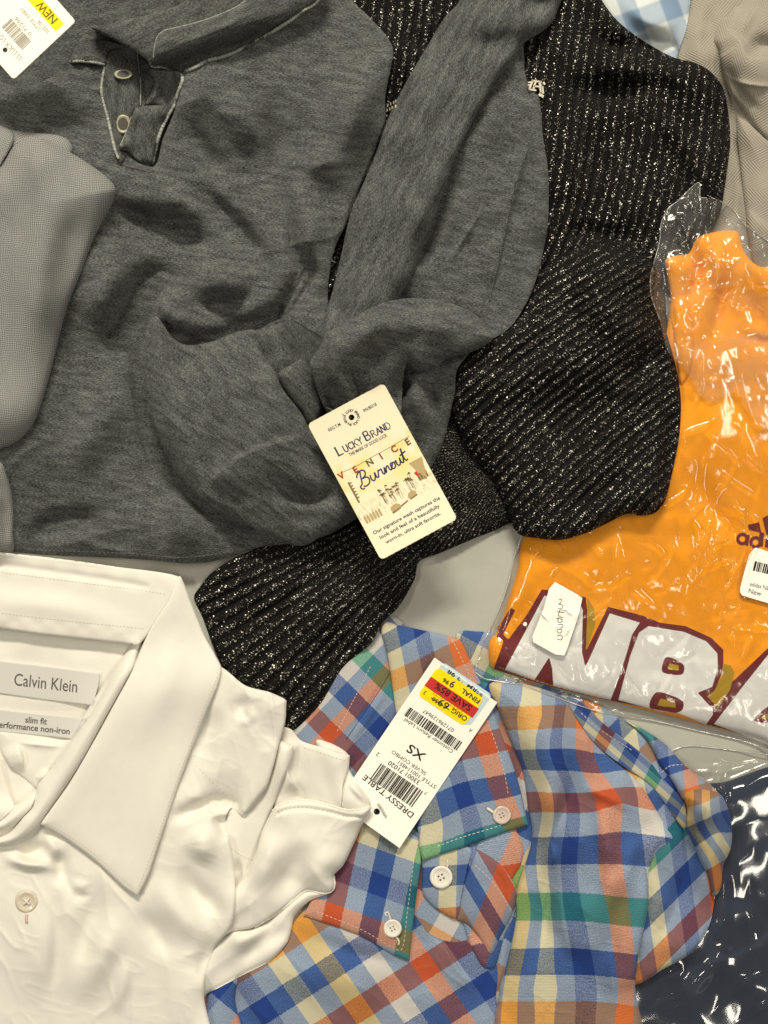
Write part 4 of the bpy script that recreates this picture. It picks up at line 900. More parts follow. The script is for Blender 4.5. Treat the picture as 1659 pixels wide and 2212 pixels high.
# lower flap
patch('hem_flap', rfx=1.45, crease=[(60, 5, 207, 40), (30, 2, 208, 20)], pts=[(317, 707), (325, 690), (339, 684), (352, 700), (372, 728), (402, 745), (455, 739), (508, 718), (550, 713), (558, 738), (566, 765), (592, 802), (614, 845), (651, 892), (672, 925), (760, 960), (830, 1030), (810, 1100), (767, 1121), (704, 1151), (665, 1176), (635, 1178), (582, 1157), (529, 1131), (450, 1090), (397, 1046), (360, 983), (333, 919), (314, 840), (310, 770)], mat=GREY, parent=T,
      t=40, puff=26, undercut=.9, pw=34, er=12, eh=11, uv=uvrot(35), bl=24, noise=[(130, 7, 91), (55, 2, 92)],
      strokes=[('s', 12, 60, [(448, 1052), (503, 998), (582, 962), (672, 942)], 5, 6), ('v', 18, 20, [(590, 1045), (640, 1068), (690, 1074), (750, 1050)]), ('r', 10, 30, [(560, 780), (590, 880), (640, 980)]), ('v', 9, 30, [(470, 860), (480, 960), (440, 1030)]), ('k', 6, 14, [(345, 700), (400, 760), (470, 760)]), ('v', 6, 20, [(600, 1100), (660, 1120), (740, 1090)])])
# roll across the middle
patch('sleeve_roll', rfx=1.45, crease=[(50, 4, 209, 0), (26, 2, 210, 60)], pts=[(690, 752), (705, 722), (740, 700), (781, 675), (834, 652), (887, 644), (950, 649), (1008, 668), (1045, 695), (1066, 722), (1060, 738), (1020, 760), (966, 775), (934, 799), (902, 802), (880, 788), (872, 810), (868, 860), (860, 920), (800, 950), (740, 930), (700, 880), (672, 800), (672, 776)], mat=GREY, parent=T,
      t=38, puff=36, undercut=.9, pw=28, er=12, eh=11, uv=uvrot(10), bl=18, noise=[(90, 5, 93), (45, 1.6, 94)],
      strokes=[('r', 12, 26, [(730, 760), (820, 710), (930, 700), (1020, 715)]), ('v', 12, 16, [(880, 790), (860, 830), (840, 900)]), ('v', 10, 14, [(730, 780), (770, 830), (780, 890)]), ('v', 12, 16, [(700, 820), (720, 870), (750, 910)])])
# neckbands
patch('left_neckband', z1([(350, 138), (372, 150), (400, 160), (470, 175), (540, 200), (470, 205), (440, 225), (430, 262), (360, 255), (290, 252), (298, 215), (320, 170)]), GREYB, T, t=20, puff=8, pw=10, er=5, eh=5, uv=uvrot(-5))
patch('right_neckband', z1([(672, 125), (700, 118), (760, 104), (860, 74), (980, 20), (1060, -60), (1340, -100), (1290, 5), (1190, 70), (1080, 140), (960, 205), (850, 242), (740, 296, 1), (700, 282), (620, 268), (625, 240), (632, 190), (645, 145)]), GREYB, T,
      t=17, puff=10, pw=12, er=6, eh=6, uv=uvrot(-26), strokes=[('k', 4, 10, [(340, 100), (400, 90), (480, 60), (600, 0)])])
tube('neck_seam', z1([(285, 252), (330, 250), (390, 256), (430, 264)]), 3.2, CORD, T, bumps=.25, step=2.2, lift=.7)
tube('neck_seam', [(p[0]+1.5, p[1]+3.5) for p in z1([(736, 293), (790, 270), (850, 240), (900, 228), (960, 205), (1010, 178), (1080, 140), (1140, 105), (1190, 72), (1230, 40), (1290, 0), (1330, -80)])], 4.2, CORD, T, bumps=.25, step=2.2, lift=1.3)
tube('neck_seam', z1([(610, 242), (625, 270), (660, 272), (700, 285), (738, 298)]), 3.6, CORD, T, bumps=.2, step=2.2, lift=.8)
tube('neckband_edge', z1([(627, 236), (632, 190), (645, 148), (672, 125), (700, 118), (760, 104), (860, 74), (980, 20), (1050, -50)]), 1.8, CORD, T, bumps=.2, lift=.5)
def z4(p): return [(137+a*.1984, 54.9+b*.1984)+tuple(r) for a, b, *r in p]
# placket
patch('placket', z4([(460, 450), (480, 330), (520, 280), (640, 250), (770, 255), (800, 400), (822, 560), (838, 750), (838, 900), (760, 1000), (760, 1200), (700, 1400), (620, 1500), (570, 1390), (530, 1220), (490, 1000), (445, 850), (420, 700), (430, 560)]), GREYB, T, t=12, puff=9, pw=9, er=5, eh=5, uv=uvrot(80), f=2)
patch('placket_opening', z4([(840, 520), (900, 560), (970, 680), (930, 800), (860, 880), (836, 800), (826, 640)]), GREYB, T, t=.5, puff=-8, pw=6, er=2, eh=0, uv=uvrot(0), f=2)
patch('placket_facing', z4([(940, 470), (1040, 480), (1150, 490), (1290, 520), (1290, 640), (1230, 840), (1150, 1000), (1100, 1060), (1040, 880), (900, 860), (960, 720), (995, 620), (960, 540)]), GREYB, T, t=12, puff=8, pw=7, er=5, eh=5, uv=uvrot(75), f=2,
      strokes=[('v', 7, 6, [(350, 152), (349, 200), (343, 228)]), ('r', 5, 5, [(337, 180), (334, 205), (322, 225)])])
patch('placket_flap', z4([(790, 900), (860, 880), (1000, 870), (1080, 880), (1130, 960), (1110, 1060), (1030, 1270), (985, 1420), (960, 1500), (870, 1500), (800, 1470), (700, 1380), (620, 1350), (600, 1320), (680, 1170), (740, 990)]), GREYB, T, t=22, puff=20, pw=12, er=7, eh=8, uv=uvrot(70), f=2,
      strokes=[('v', 3, 4, [(300, 245), (292, 300)])])
tube('placket_seam', z4([(445, 445), (428, 560), (412, 700), (440, 850), (480, 1000), (520, 1180), (560, 1350), (600, 1450)]), 3.2, CORD, T, bumps=.2, step=2.4, lift=.7)
tube('placket_seam', z4([(1290, 520), (1295, 600), (1240, 760), (1220, 850), (1100, 1060), (1030, 1240), (1000, 1370), (965, 1520)]), 3.8, CORD, T, bumps=.15, step=2.4, lift=1.1)
tube('placket_edge', z4([(800, 280), (818, 450), (838, 650), (838, 870)]), 1.4, CORD, T, lift=.5)
tube('placket_edge', z4([(740, 1000), (690, 1150), (620, 1310)]), 1.6, CORD, T, lift=.5)
tube('placket_end_stitching', z4([(590, 1480), (680, 1530), (800, 1560), (960, 1600)]), 1.6, GREYINK, T, lift=.2)
def gbutton(x, y, rx, ry, tx=0, ty=0, rot=0):
    z0 = float(hs(x, y))+2; V = []; F = []; n = 28
    prof = [(0, 1.0), (.62, .8), (.72, 2.6), (.86, 3.4), (1.0, 2.2), (1.0, 0)]
    for q, h in prof:
        for k in range(n):
            a = 2*math.pi*k/n; dx, dy = q*rx*math.cos(a), q*ry*math.sin(a)
            V.append(at(x+dx, y+dy, z0+h+dx*tx+dy*ty))
    for i in range(len(prof)-1):
        for k in range(n): F.append((i*n+k, i*n+(k+1) % n, (i+1)*n+(k+1) % n, (i+1)*n+k))
    b = raw_mesh('button', V, F, GREYBTN, T)
    c = [at(x+.64*rx*math.cos(2*math.pi*k/n), y+.64*ry*math.sin(2*math.pi*k/n), z0+1.6+.64*rx*math.cos(2*math.pi*k/n)*tx+.64*ry*math.sin(2*math.pi*k/n)*ty) for k in range(n)]
    raw_mesh('button_centre', c, [tuple(range(n-1, -1, -1))], DARKBTN, b, smooth=False)
DARKBTN = plain('dark_button_centre', (66, 62, 54), .5)
gbutton(266, 160, 20, 11, 0, .35); gbutton(266, 268, 17, 21, -.15, 0)
stitches([(60, 1188), (200, 1192), (300, 1197), (400, 1204), (500, 1191), (570, 1172)], GTHREAD, T, 5, 4, .7)
tube('hanger_loop', [(722, 542), (716, 548), (715, 556), (718, 564), (726, 568)], 1.8, CORD, T, lift=.8)
stitches([(672, 942), (620, 950), (560, 970), (500, 1002)], GTHREAD, T, 5, 4, .7)

# metal fittings of the black sweater, next to the grey sleeve
def fitting(x, y, s, rot):
    f = Frame((x, y), (math.cos(rot)*s, math.sin(rot)*s), (-math.sin(rot)*s, math.cos(rot)*s))
    z = float(hs(x, y))+3
    V = []; F = []
    def bar(a0, b0, a1, b1, w, h=3):
        d = np.array([a1-a0, b1-b0]); d = d/np.hypot(*d); n_ = np.array([-d[1], d[0]])*w
        b = len(V)
        for (a, bb) in ((a0-n_[0], b0-n_[1]), (a0+n_[0], b0+n_[1]), (a1+n_[0], b1+n_[1]), (a1-n_[0], b1-n_[1])):
            px, py = f(a, bb); V.append(at(float(px), float(py), z)); V.append(at(float(px), float(py), z+h))
        F.extend([(b+1, b+3, b+5, b+7), (b, b+1, b+7, b+6), (b+2, b+4, b+5, b+3), (b, b+2, b+3, b+1), (b+4, b+6, b+7, b+5)])
    for args in ((-10, -8, 10, -8, 1.6), (-8, -8, -12, 10, 2), (-4, 2, 6, 2, 1.6), (-2, -7, -4, 8, 2), (6, -8, 12, 12, 2.4), (-12, 10, 2, 10, 1.6), (12, 0, 16, 14, 2.2), (8, 16, 18, 20, 2.6), (-16, -3, -10, -5, 1.4, 2), (-18, 3, -11, 1, 1.4, 2), (13, -8, 17, -4, 2, 2)): bar(*args[:4], args[4], args[5] if len(args) > 5 else 3)
    raw_mesh('metal_fitting', V, F, METAL, BS, smooth=False)
fitting(1158, 184, 1.1, .15)
def teeth(x, y):
    V = []; F = []
    r = random.Random(3)
    for i in range(4):
        for j in range(2):
            cx_, cy2 = x+i*6-j*2+r.uniform(-1, 1), y+j*11-i*3; z = float(hs(cx_, cy2))+1.5; b = len(V)
            for dx, dy in ((-1.6, -4), (1.6, -4), (1.6, 3), (-1.6, 3)): V.append(at(cx_+dx, cy2+dy, z)); V.append(at(cx_+dx*.6, cy2+dy*.8, z+2.4))
            F.extend([(b+1, b+3, b+5, b+7), (b, b+1, b+7, b+6), (b+2, b+4, b+5, b+3), (b, b+2, b+3, b+1), (b+4, b+6, b+7, b+5)])
    raw_mesh('metal_fitting', V, F, METAL, BS, smooth=False)
teeth(838, 228)

# ================================================================ pique shirt at the left edge
T = thing('grey_pique_shirt', 'light grey pique knit shirt folded over the grey henley at the left edge', 'shirt', 90, 600)
patch('lower_panel', [(-80, 985), (0, 998), (13, 1023), (24, 1060), (29, 1100), (28, 1150), (22, 1200), (-80, 1210)], PIQUE, T, t=8, puff=14, pw=18, er=8, eh=6, uv=uvrot(5), strokes=[('v', 6, 8, [(0, 1070), (10, 1130), (16, 1180)])])
patch('yoke', [(-80, 255), (0, 271), (27, 281), (70, 286), (120, 291), (146, 301), (157, 320), (150, 340), (60, 400), (-80, 480)], PIQUE, T, t=10, puff=12, pw=16, er=8, eh=7, uv=uvrot(-30), strokes=[('v', 8, 8, [(34, 284), (20, 320), (-10, 370)]), ('r', 4, 5, [(22, 290), (8, 330)])])
patch('sleeve', [(-80, 420), (0, 360), (28, 318), (60, 296), (100, 302), (150, 328), (186, 350), (219, 373), (243, 395), (251, 412), (241, 443), (205, 510), (174, 590), (143, 670), (116, 778), (98, 845), (76, 907), (49, 943), (13, 965), (-80, 985)], PIQUE, T,
      t=16, puff=46, pw=46, er=14, eh=12, uv=uvrot(-4), bl=30, noise=[(140, 5, 97)], strokes=[('r', 10, 36, [(120, 380), (90, 560), (70, 800)]), ('v', 6, 30, [(210, 400), (150, 520), (120, 680)])])
patch('shoulder_fold', [(-80, 290), (0, 274), (26, 283), (30, 300), (10, 340), (-20, 380), (-80, 420)], PIQUE, T, t=7, puff=8, pw=14, er=7, eh=6, uv=uvrot(20))
# ================================================================ hang tag lying on the grey shirt
T = thing('cream_hang_tag', 'cream cardboard hang tag with navy lettering and a seaside picture on the grey shirt', 'hang tag', 826, 1018)
frL = Frame((664, 917), (.88, -.475), (.477, .879))
loc = rrect(0, 0, 187.5, 333, 9)
zt = plane_zf(0, .03, -.035, 11, (.477, .879), 826, 1018, 170)
card = patch('card', [tuple(map(float, frL(a, b))) for a, b in loc], CREAM, T, skirt=False, t=1.5, f=3, eh=0, er=3, zf=zt, corners=True,
             holes=[[tuple(map(float, frL(a, b))) for a, b in circ(91, 32, 6.5)]], uv=lambda x, y: (((x-664)*.88-(y-917)*.475)/100, ((x-664)*.477+(y-917)*.879)/100))
card.modifiers.new('thickness', 'SOLIDIFY').thickness = .0004
def pt(s, size, a, b, w=None, mat=NAVYINK, rot=0, f=frL, par=card, name='print', shear=0, bold=0, lift=.35, align='LEFT', xs=1):
    return place(name, text_mesh(s, size, align, shear, bold, xs), f, a, b, mat, par, lift, w, rot)
pt('REG.T.M', 10, 34, 36, 29, bold=.1); pt('RN.80318', 10, 121, 35, 31, bold=.1)
for k, ch in enumerate('LUCKY BRAND L.A.CA.RN.80318 '):
    a = math.radians(-105+k*360/28); V, F = text_mesh(ch, 7.5, 'CENTER', bold=.12)
    if len(V): place('ring_print', (V, F), frL, 0, 0, NAVYINK, card, .35) if False else None
def ring_text(s, cx, cy_, r, size):
    AV = []; AF = []
    for k, ch in enumerate(s):
        V, F = text_mesh(ch, size, 'CENTER', bold=.12)
        if not len(V): continue
        a = math.radians(-110+k*360/len(s)); c, sn = math.cos(a+math.pi/2), math.sin(a+math.pi/2)
        V = V@np.array([[c, sn], [-sn, c]])+[cx+r*math.cos(a), cy_+r*math.sin(a)]
        b = len(AV); AV += [tuple(v) for v in V]; AF += [tuple(i+b for i in f) for f in F]
    return np.array(AV), AF
place('ring_print', ring_text('LUCKY BRAND LACA RN.80318 ', 91, 32, 12.5, 8), frL, 0, 0, NAVYINK, card, .35)
# serifed name
def serif(s, x, b, big, small, gap=.6):
    out = []; 
    G = {'L': [[(0, 0), (0, 1)], [(0, 1), (.6, 1)]], 'U': [[(0, 0), (0, .7), (.15, .97), (.45, .97), (.6, .7), (.6, 0)]], 'C': [[(.65, .18), (.45, .02), (.15, .1), (0, .5), (.15, .9), (.45, .98), (.65, .8)]],
         'K': [[(0, 0), (0, 1)], [(.6, 0), (.05, .55)], [(.2, .42), (.65, 1)]], 'Y': [[(0, 0), (.32, .5), (.64, 0)], [(.32, .5), (.32, 1)]],
         'B': [[(0, 0), (0, 1)], [(0, 0), (.4, .02), (.52, .22), (.4, .44), (0, .47)], [(.1, .47), (.5, .52), (.6, .75), (.45, .98), (0, 1)]], 'R': [[(0, 0), (0, 1)], [(0, 0), (.42, .03), (.55, .25), (.4, .48), (0, .52)], [(.28, .5), (.65, 1)]],
         'A': [[(0, 1), (.34, 0), (.68, 1)], [(.15, .65), (.53, .65)]], 'N': [[(0, 1), (0, 0), (.6, 1), (.6, 0)]], 'D': [[(0, 0), (0, 1)], [(0, 0), (.4, .03), (.65, .3), (.65, .7), (.4, .97), (0, 1)]]}
    paths = []; ws = []
    SER = {'L': [(0, 0), (0, 1)], 'U': [(0, 0), (.6, 0)], 'C': [], 'K': [(0, 0), (0, 1), (.62, 0), (.66, 1)], 'Y': [(0, 0), (.64, 0), (.32, 1)], 'B': [], 'R': [(0, 1), (.66, 1), (0, 0)], 'A': [(0, 1), (.68, 1)], 'N': [(0, 1), (.6, 0), (0, 0)], 'D': []}
    for i, ch in enumerate(s):
        if ch == ' ': x += small*.45; continue
        h = big if i in (0, s.find(' ')+1) else small
        k = h*1.02
        for j, p in enumerate(G[ch]):
            curved = ch in 'UC' or (ch in 'BRD' and j > 0 and j < 3 and len(p) > 2)
            paths.append([(x+a*k, b-h+bb*h) if curved else (x+a*k, b-h+bb*h, 1) for a, bb in p]); ws.append(h*.17 if j == 0 else h*.12)
        for a, bb in SER[ch]: paths.append([(x+a*k-h*.13, b-h+bb*h, 1), (x+a*k+h*.13, b-h+bb*h, 1)]); ws.append(h*.09)
        x += .66*k+h*.2
    return paths, ws, x
pp, ww, xe = serif('LUCKY BRAND', 0, 0, 20, 14.5)
k = 130/xe; place('brand_lettering', ribbon([[(q[0]*k,)+tuple(q[1:]) for q in p] for p in pp], ww), frL, 28, 92, NAVYINK, card, .35)
pt('THE MARK OF GOOD LUCK', 10.5, 48, 104.5, 92, bold=.12)
for ch, a, b, m in (('V', 6, 139, BRICK), ('E', 40, 142, BRICK), ('N', 72, 143, OLIVEINK), ('I', 105, 143, BRICK), ('C', 133, 143, BRICK), ('E', 168, 143, BROWNINK)): pt(ch, 20, a, b, None, m, rot=-4, name='bunting_letter', bold=.7)
place('string', ribbon([[(10, 126), (50, 129), (90, 128), (130, 128), (182, 126)]], .9), frL, 0, 0, OLIVEINK, card, .3)
# script word
sc = [[(8, 4), (2, 2), (1, -4), (8, -8), (14, -24), (18, -32)], [(4, -24), (10, -31), (22, -34), (28, -28), (24, -20), (14, -17), (24, -16), (28, -9), (23, -1), (13, 1), (8, -2)],
      [(34, -15), (32, -5), (36, 0), (42, -5), (46, -15), (45, -4), (49, -1)], [(49, -1), (53, -10), (56, -15), (58, -13), (63, -14), (62, -4), (65, 0)], [(65, 0), (69, -8), (71, -14), (70, -1), (75, -11), (80, -13), (80, -4), (83, 0)],
      [(83, 0), (88, -6), (93, -13), (88, -13), (86, -5), (90, 0), (96, -4), (97, -12), (93, -13), (101, -11)], [(103, -14), (101, -4), (105, 0), (110, -5), (113, -14), (112, -4), (116, 0)], [(116, 0), (121, -12), (126, -30), (122, -8), (124, -1), (129, -3)], [(116, -17), (133, -20)]]
place('script_lettering', ribbon([[(x*.93, y*1.0) for x, y in p] for p in sc], 3.0), frL, 36, 177, NAVYINK, card, .35, rot=-3)
pt('Our signature wash captures the', 11, 13, 278, 163, bold=.16); pt('look and feel of a beautifully', 11, 21, 293, 146, bold=.16); pt('worn-in, ultra soft favorite.', 11, 27, 308, 134, bold=.16)
# little seaside picture
pr = random.Random(4); pal = []; tr = []; blob = []; hill = []
for i in range(22):
    a = 66+pr.uniform(0, 78); b = 232+pr.uniform(-6, 6); h = pr.uniform(16, 30)
    tr.append([(a, b), (a+pr.uniform(-1, 1), b-h)]); 
    for k in range(6):
        t = pr.uniform(2.6, 6.8); L = pr.uniform(3, 5.5); pal.append([(a, b-h), (a+L*math.cos(t)*.6, b-h+L*math.sin(t)*.6-1), (a+L*math.cos(t), b-h+L*math.sin(t)*.6+1.5)])
place('palm_trees', ribbon(tr, .8), frL, 0, 0, PALM, card, .3); place('palm_trees', ribbon(pal, 1.3), frL, 0, 0, PALM, card, .33)
place('tower', quads([(16, 152, 20, 202)]+[(20, 154+i*7, 24, 157+i*7) for i in range(6)]), frL, 0, 0, PALM, card, .33)
place('printed_car', polys([[(70, 248), (74, 242), (86, 240), (94, 246), (92, 252), (72, 254)], [(116, 240), (121, 234), (133, 233), (138, 239), (136, 244), (118, 246)]]), frL, 0, 0, TAUPE, card, .36)
place('printed_car', polys([[(70, 254), (92, 252), (92, 255), (72, 258)], [(118, 246), (136, 244), (137, 247), (119, 249)], [(92, 250), (112, 246), (113, 249), (93, 253)]]), frL, 0, 0, PALM, card, .38)
place('printed_building', polys([[(152, 178), (184, 178), (186, 214), (172, 226), (160, 222), (158, 196)]]), frL, 0, 0, TAUPE, card, .25)
place('printed_building', polys([[(155+i*6, 204), (157.5+i*6, 201), (160+i*6, 204), (160+i*6, 222), (155+i*6, 222)] for i in range(4)]), frL, 0, 0, PALM, card, .3)
place('printed_building', polys([[(10+i*7, 236), (13+i*7, 231), (15.5+i*7, 236), (15+i*7, 250), (10.5+i*7, 250)] for i in range(6)]), frL, 0, 0, TAUPE, card, .28)
place('printed_sign', polys([[(152, 202), (158, 200), (161, 209), (156, 213)]]), frL, 0, 0, RED, card, .36)
tube('tag_string', [(697, 873), (706, 880), (720, 886), (738, 893), (752, 900), (762, 903)], 1.1, CLEAR, T, zabs=[float(hs(697, 873))+2, float(hs(720, 886))+3, float(hs(745, 896))+3, float(hs(756, 902))-1], step=3)

# ================================================================ price tag on the plaid shirt
T = thing('white_price_tag', 'white paper price tag with barcodes and a yellow sale sticker on the plaid collar', 'price tag', 900, 1626)
M = np.linalg.inv(np.array([[-.812, -.583], [.5576, -.830]]))
frP = Frame((863.2, 1831.7), M[:, 0], M[:, 1])
cn = [(863.2, 1831.7), (1073.9, 1518), (938.4, 1420.8), (727.7, 1734.5)]
zp = plane_zf(0, .0, -.0, 12, (.5576, -.83), 900, 1626, 190)
card2 = patch('card', cn, PAPER, T, skirt=False, t=1.5, f=3, eh=0, er=3, zf=zp, corners=True, holes=[circ(814, 1753.5, 7)])
card2.modifiers.new('thickness', 'SOLIDIFY').thickness = .0004
kw = dict(f=frP, par=card2, mat=INK)
pt('DRESSY TABLE', 18, 17, 70+9, 136, **kw, bold=.2, rot=5); place('barcode', barcode(30, 88, 140, 130, 11), frP, 0, 0, INK, card2, .35)
pt('7', 11, 20, 128+6, None, **kw); pt('33001 71020', 14, 47, 145, 80, **kw, bold=.1); pt('STYLE 100114851', 11.5, 13, 156, 97, **kw); pt('SILVER COMBO', 11.5, 47, 168, 88, **kw)
pt('XS', 27, 70, 200, 42, **kw, bold=.4); pt('2', 13, 153, 146, None, **kw); pt('Customer Return Label', 12, 28, 240, 125, **kw)
place('barcode', barcode(23, 243, 162, 265, 12), frP, 0, 0, INK, card2, .35)
pt('071296129647', 12, 53, 279, 78, **kw); pt('A', 11, 20, 300, None, **kw)
def sticker(name, loc, mat, par, fr, t=.6):
    return patch(name, [tuple(map(float, fr(a, b))) for a, b in loc], mat, par, t=t, f=3, eh=0, er=2, follow=True, corners=True, update=True)
s0 = sticker('blue_sticker', rrect(30, 302, 158, 386, 9), PBLUE, card2, frP)
s1 = sticker('sale_sticker', rrect(40, 296, 161, 371, 10), YEL, card2, frP, 1.0)
place('red_band', quads([(36, 321, 161, 345)]), frP, 0, 0, RED, s1, .75)
pt('ORIG', 15, 44, 316, 38, f=frP, par=s1, mat=INK, bold=.2, lift=.7); pt('69', 22, 92, 318, 24, f=frP, par=s1, mat=INK, bold=.2, lift=.7); pt('50', 12, 117, 312, 14, f=frP, par=s1, mat=INK, bold=.2, lift=.7); place('print', quads([(86, 306.5, 134, 308)]), frP, 0, 0, INK, s1, .8)
pt('3', 12, 148, 313, None, f=frP, par=s1, mat=INK, lift=.7); pt('LAST ACT!', 15, 62, 326, 74, f=frP, par=s1, mat=ORINK, lift=.6)
pt('SAVE 85%', 20, 50, 342, 92, f=frP, par=s1, mat=INK, lift=1.1, xs=.7, bold=.3); pt('FINAL', 15, 44, 363, 46, f=frP, par=s1, mat=INK, bold=.2, lift=.7); pt('9', 22, 108, 365, None, f=frP, par=s1, mat=INK, bold=.2, lift=.7); pt('96', 13, 121, 359, 15, f=frP, par=s1, mat=INK, bold=.2, lift=.7)
pt('PERM', 13, 46, 379, 40, f=frP, par=s0, mat=INK, lift=.7, bold=.2); pt('12 98', 14, 98, 381, 40, f=frP, par=s0, mat=INK, lift=.7, bold=.2)
tube('tag_pin', [(817, 1735), (824, 1746), (830, 1758), (834, 1764)], 2.6, CLEAR, T, lift=1, step=3)
# ================================================================ white dress shirt
T = thing('white_dress_shirt', 'white dress shirt with pointed collar and woven neck labels at the lower left', 'shirt', 300, 1700)
WS = T
def z7(p): return [(a*.529, 1553+b*.529)+tuple(r) for a, b, *r in p]
def z5(p): return [(a*.529, 1097+b*.529)+tuple(r) for a, b, *r in p]
def w2(p): return [(a*.2108, 1563.4+b*.2108)+tuple(r) for a, b, *r in p]
# cuffs bundle at the right, lowest first
patch('cuff_back', z7([(1290, 92), (1340, 95), (1400, 125), (1425, 152), (1425, 200), (1455, 255), (1490, 300), (1512, 335), (1505, 385), (1440, 400), (1380, 380), (1330, 200)]), WHITE, T, t=6, puff=10, pw=14, er=5, eh=5, uv=uvrot(30), strokes=[('r', 6, 6, z7([(1420, 260), (1460, 300), (1500, 350)]))])
patch('cuff_inner', z7([(1150, 38), (1188, 42), (1230, 88), (1300, 112), (1360, 130), (1428, 148, 1), (1424, 200), (1400, 270), (1378, 380), (1250, 400), (1130, 400), (1120, 200)]), WHITE, T, t=10, puff=7, pw=20, er=4, eh=3, uv=uvrot(20), crease=[(50, 3, 123, 70), (22, 1.2, 127, 60)],
      strokes=[('s', 10, 40, z7([(1225, 90), (1170, 170), (1180, 240), (1240, 330)])), ('v', 10, 20, z7([(1180, 260), (1220, 330), (1240, 400)]))])
stitches(z7([(1240, 118), (1310, 140), (1370, 160), (1415, 172)]), SEAMTH, T, 5, 4, .7)
patch('sleeve_strip', z7([(1130, 85), (1160, 95), (1200, 112, 1), (1190, 170), (1150, 260), (1100, 400), (1060, 520), (1040, 640), (960, 800), (900, 800), (880, 500), (920, 400), (1000, 300), (1080, 220)]), WHITE, T, t=12, puff=10, pw=20, er=6, eh=5, uv=uvrot(65),
      strokes=[('v', 8, 12, z7([(960, 560), (970, 640), (950, 720)])), ('k', 6, 9, z7([(1000, 600), (975, 700), (960, 780)]))], noise=[(60, 3, 101)])
stitches(z7([(945, 530), (990, 560), (1035, 580)]), SEAMTH, T, 5, 3, .7)
patch('sleeve_lower', z7([(940, 860), (1030, 850), (1120, 790), (1200, 730), (1262, 695), (1330, 700), (1362, 640), (1366, 690), (1340, 715), (1270, 740), (1205, 800), (1190, 860), (1168, 920), (1100, 990), (1000, 1042), (900, 1095), (830, 1135), (780, 1240), (740, 1200), (780, 1000)]), WHITE, T, t=8, puff=20, pw=26, er=8, eh=6, uv=uvrot(-30),
      strokes=[('v', 10, 20, z7([(1190, 850), (1080, 900), (960, 1010)])), ('r', 10, 20, z7([(900, 900), (1000, 900), (1120, 840)]))], noise=[(70, 4, 102)])
patch('sleeve_cuff', z7([(1108, 378, 1), (1135, 350), (1160, 338), (1230, 328), (1290, 334), (1340, 348), (1420, 368), (1470, 366), (1516, 356), (1508, 385), (1480, 430), (1440, 520), (1400, 600), (1362, 640), (1366, 680), (1350, 706), (1310, 712), (1255, 700), (1205, 735), (1130, 795), (1040, 850), (950, 868), (880, 900), (900, 760), (1000, 640), (1040, 560), (1070, 460)]), WHITE, T,
      t=14, puff=26, pw=30, er=6, eh=6, uv=uvrot(-20), bl=22, crease=[(60, 5, 122, -55), (26, 2, 126, -50)], strokes=[('v', 12, 30, z7([(1250, 480), (1200, 600), (1120, 760)])), ('r', 10, 30, z7([(1340, 500), (1320, 600), (1230, 690)])), ('r', 12, 26, z7([(1130, 450), (1090, 580), (1030, 720)])), ('v', 4, 4, z7([(1115, 400), (1160, 375), (1240, 365), (1340, 380), (1420, 400), (1490, 400)]), 12)], noise=[(80, 3, 103)])
tube('cuff_hem', z7([(1112, 378), (1150, 348), (1230, 332), (1290, 338), (1340, 352), (1420, 373), (1470, 370), (1510, 360)]), 3.4, WHITE, T, bumps=.18, step=3.2, lift=-.2)
stitches(z7([(1120, 395), (1160, 372), (1235, 358), (1330, 376), (1415, 398), (1490, 394)]), SEAMTH, T, 5, 4, .7)
tube('cuff_hem', z7([(1362, 640), (1366, 680), (1350, 706), (1310, 712), (1255, 700), (1205, 735), (1130, 795), (1040, 850)]), 2.6, WHITE, T, bumps=.1, lift=-.1)
# inside of the back (seen in the neck opening)
patch('inside_back', [(-80, 1300), (300, 1340), (290, 1420), (180, 1640), (90, 1780), (0, 1800), (-80, 1800)], WHITE, T, t=3, puff=3, pw=20, uv=uvrot(5), noise=[(60, 2, 105)])
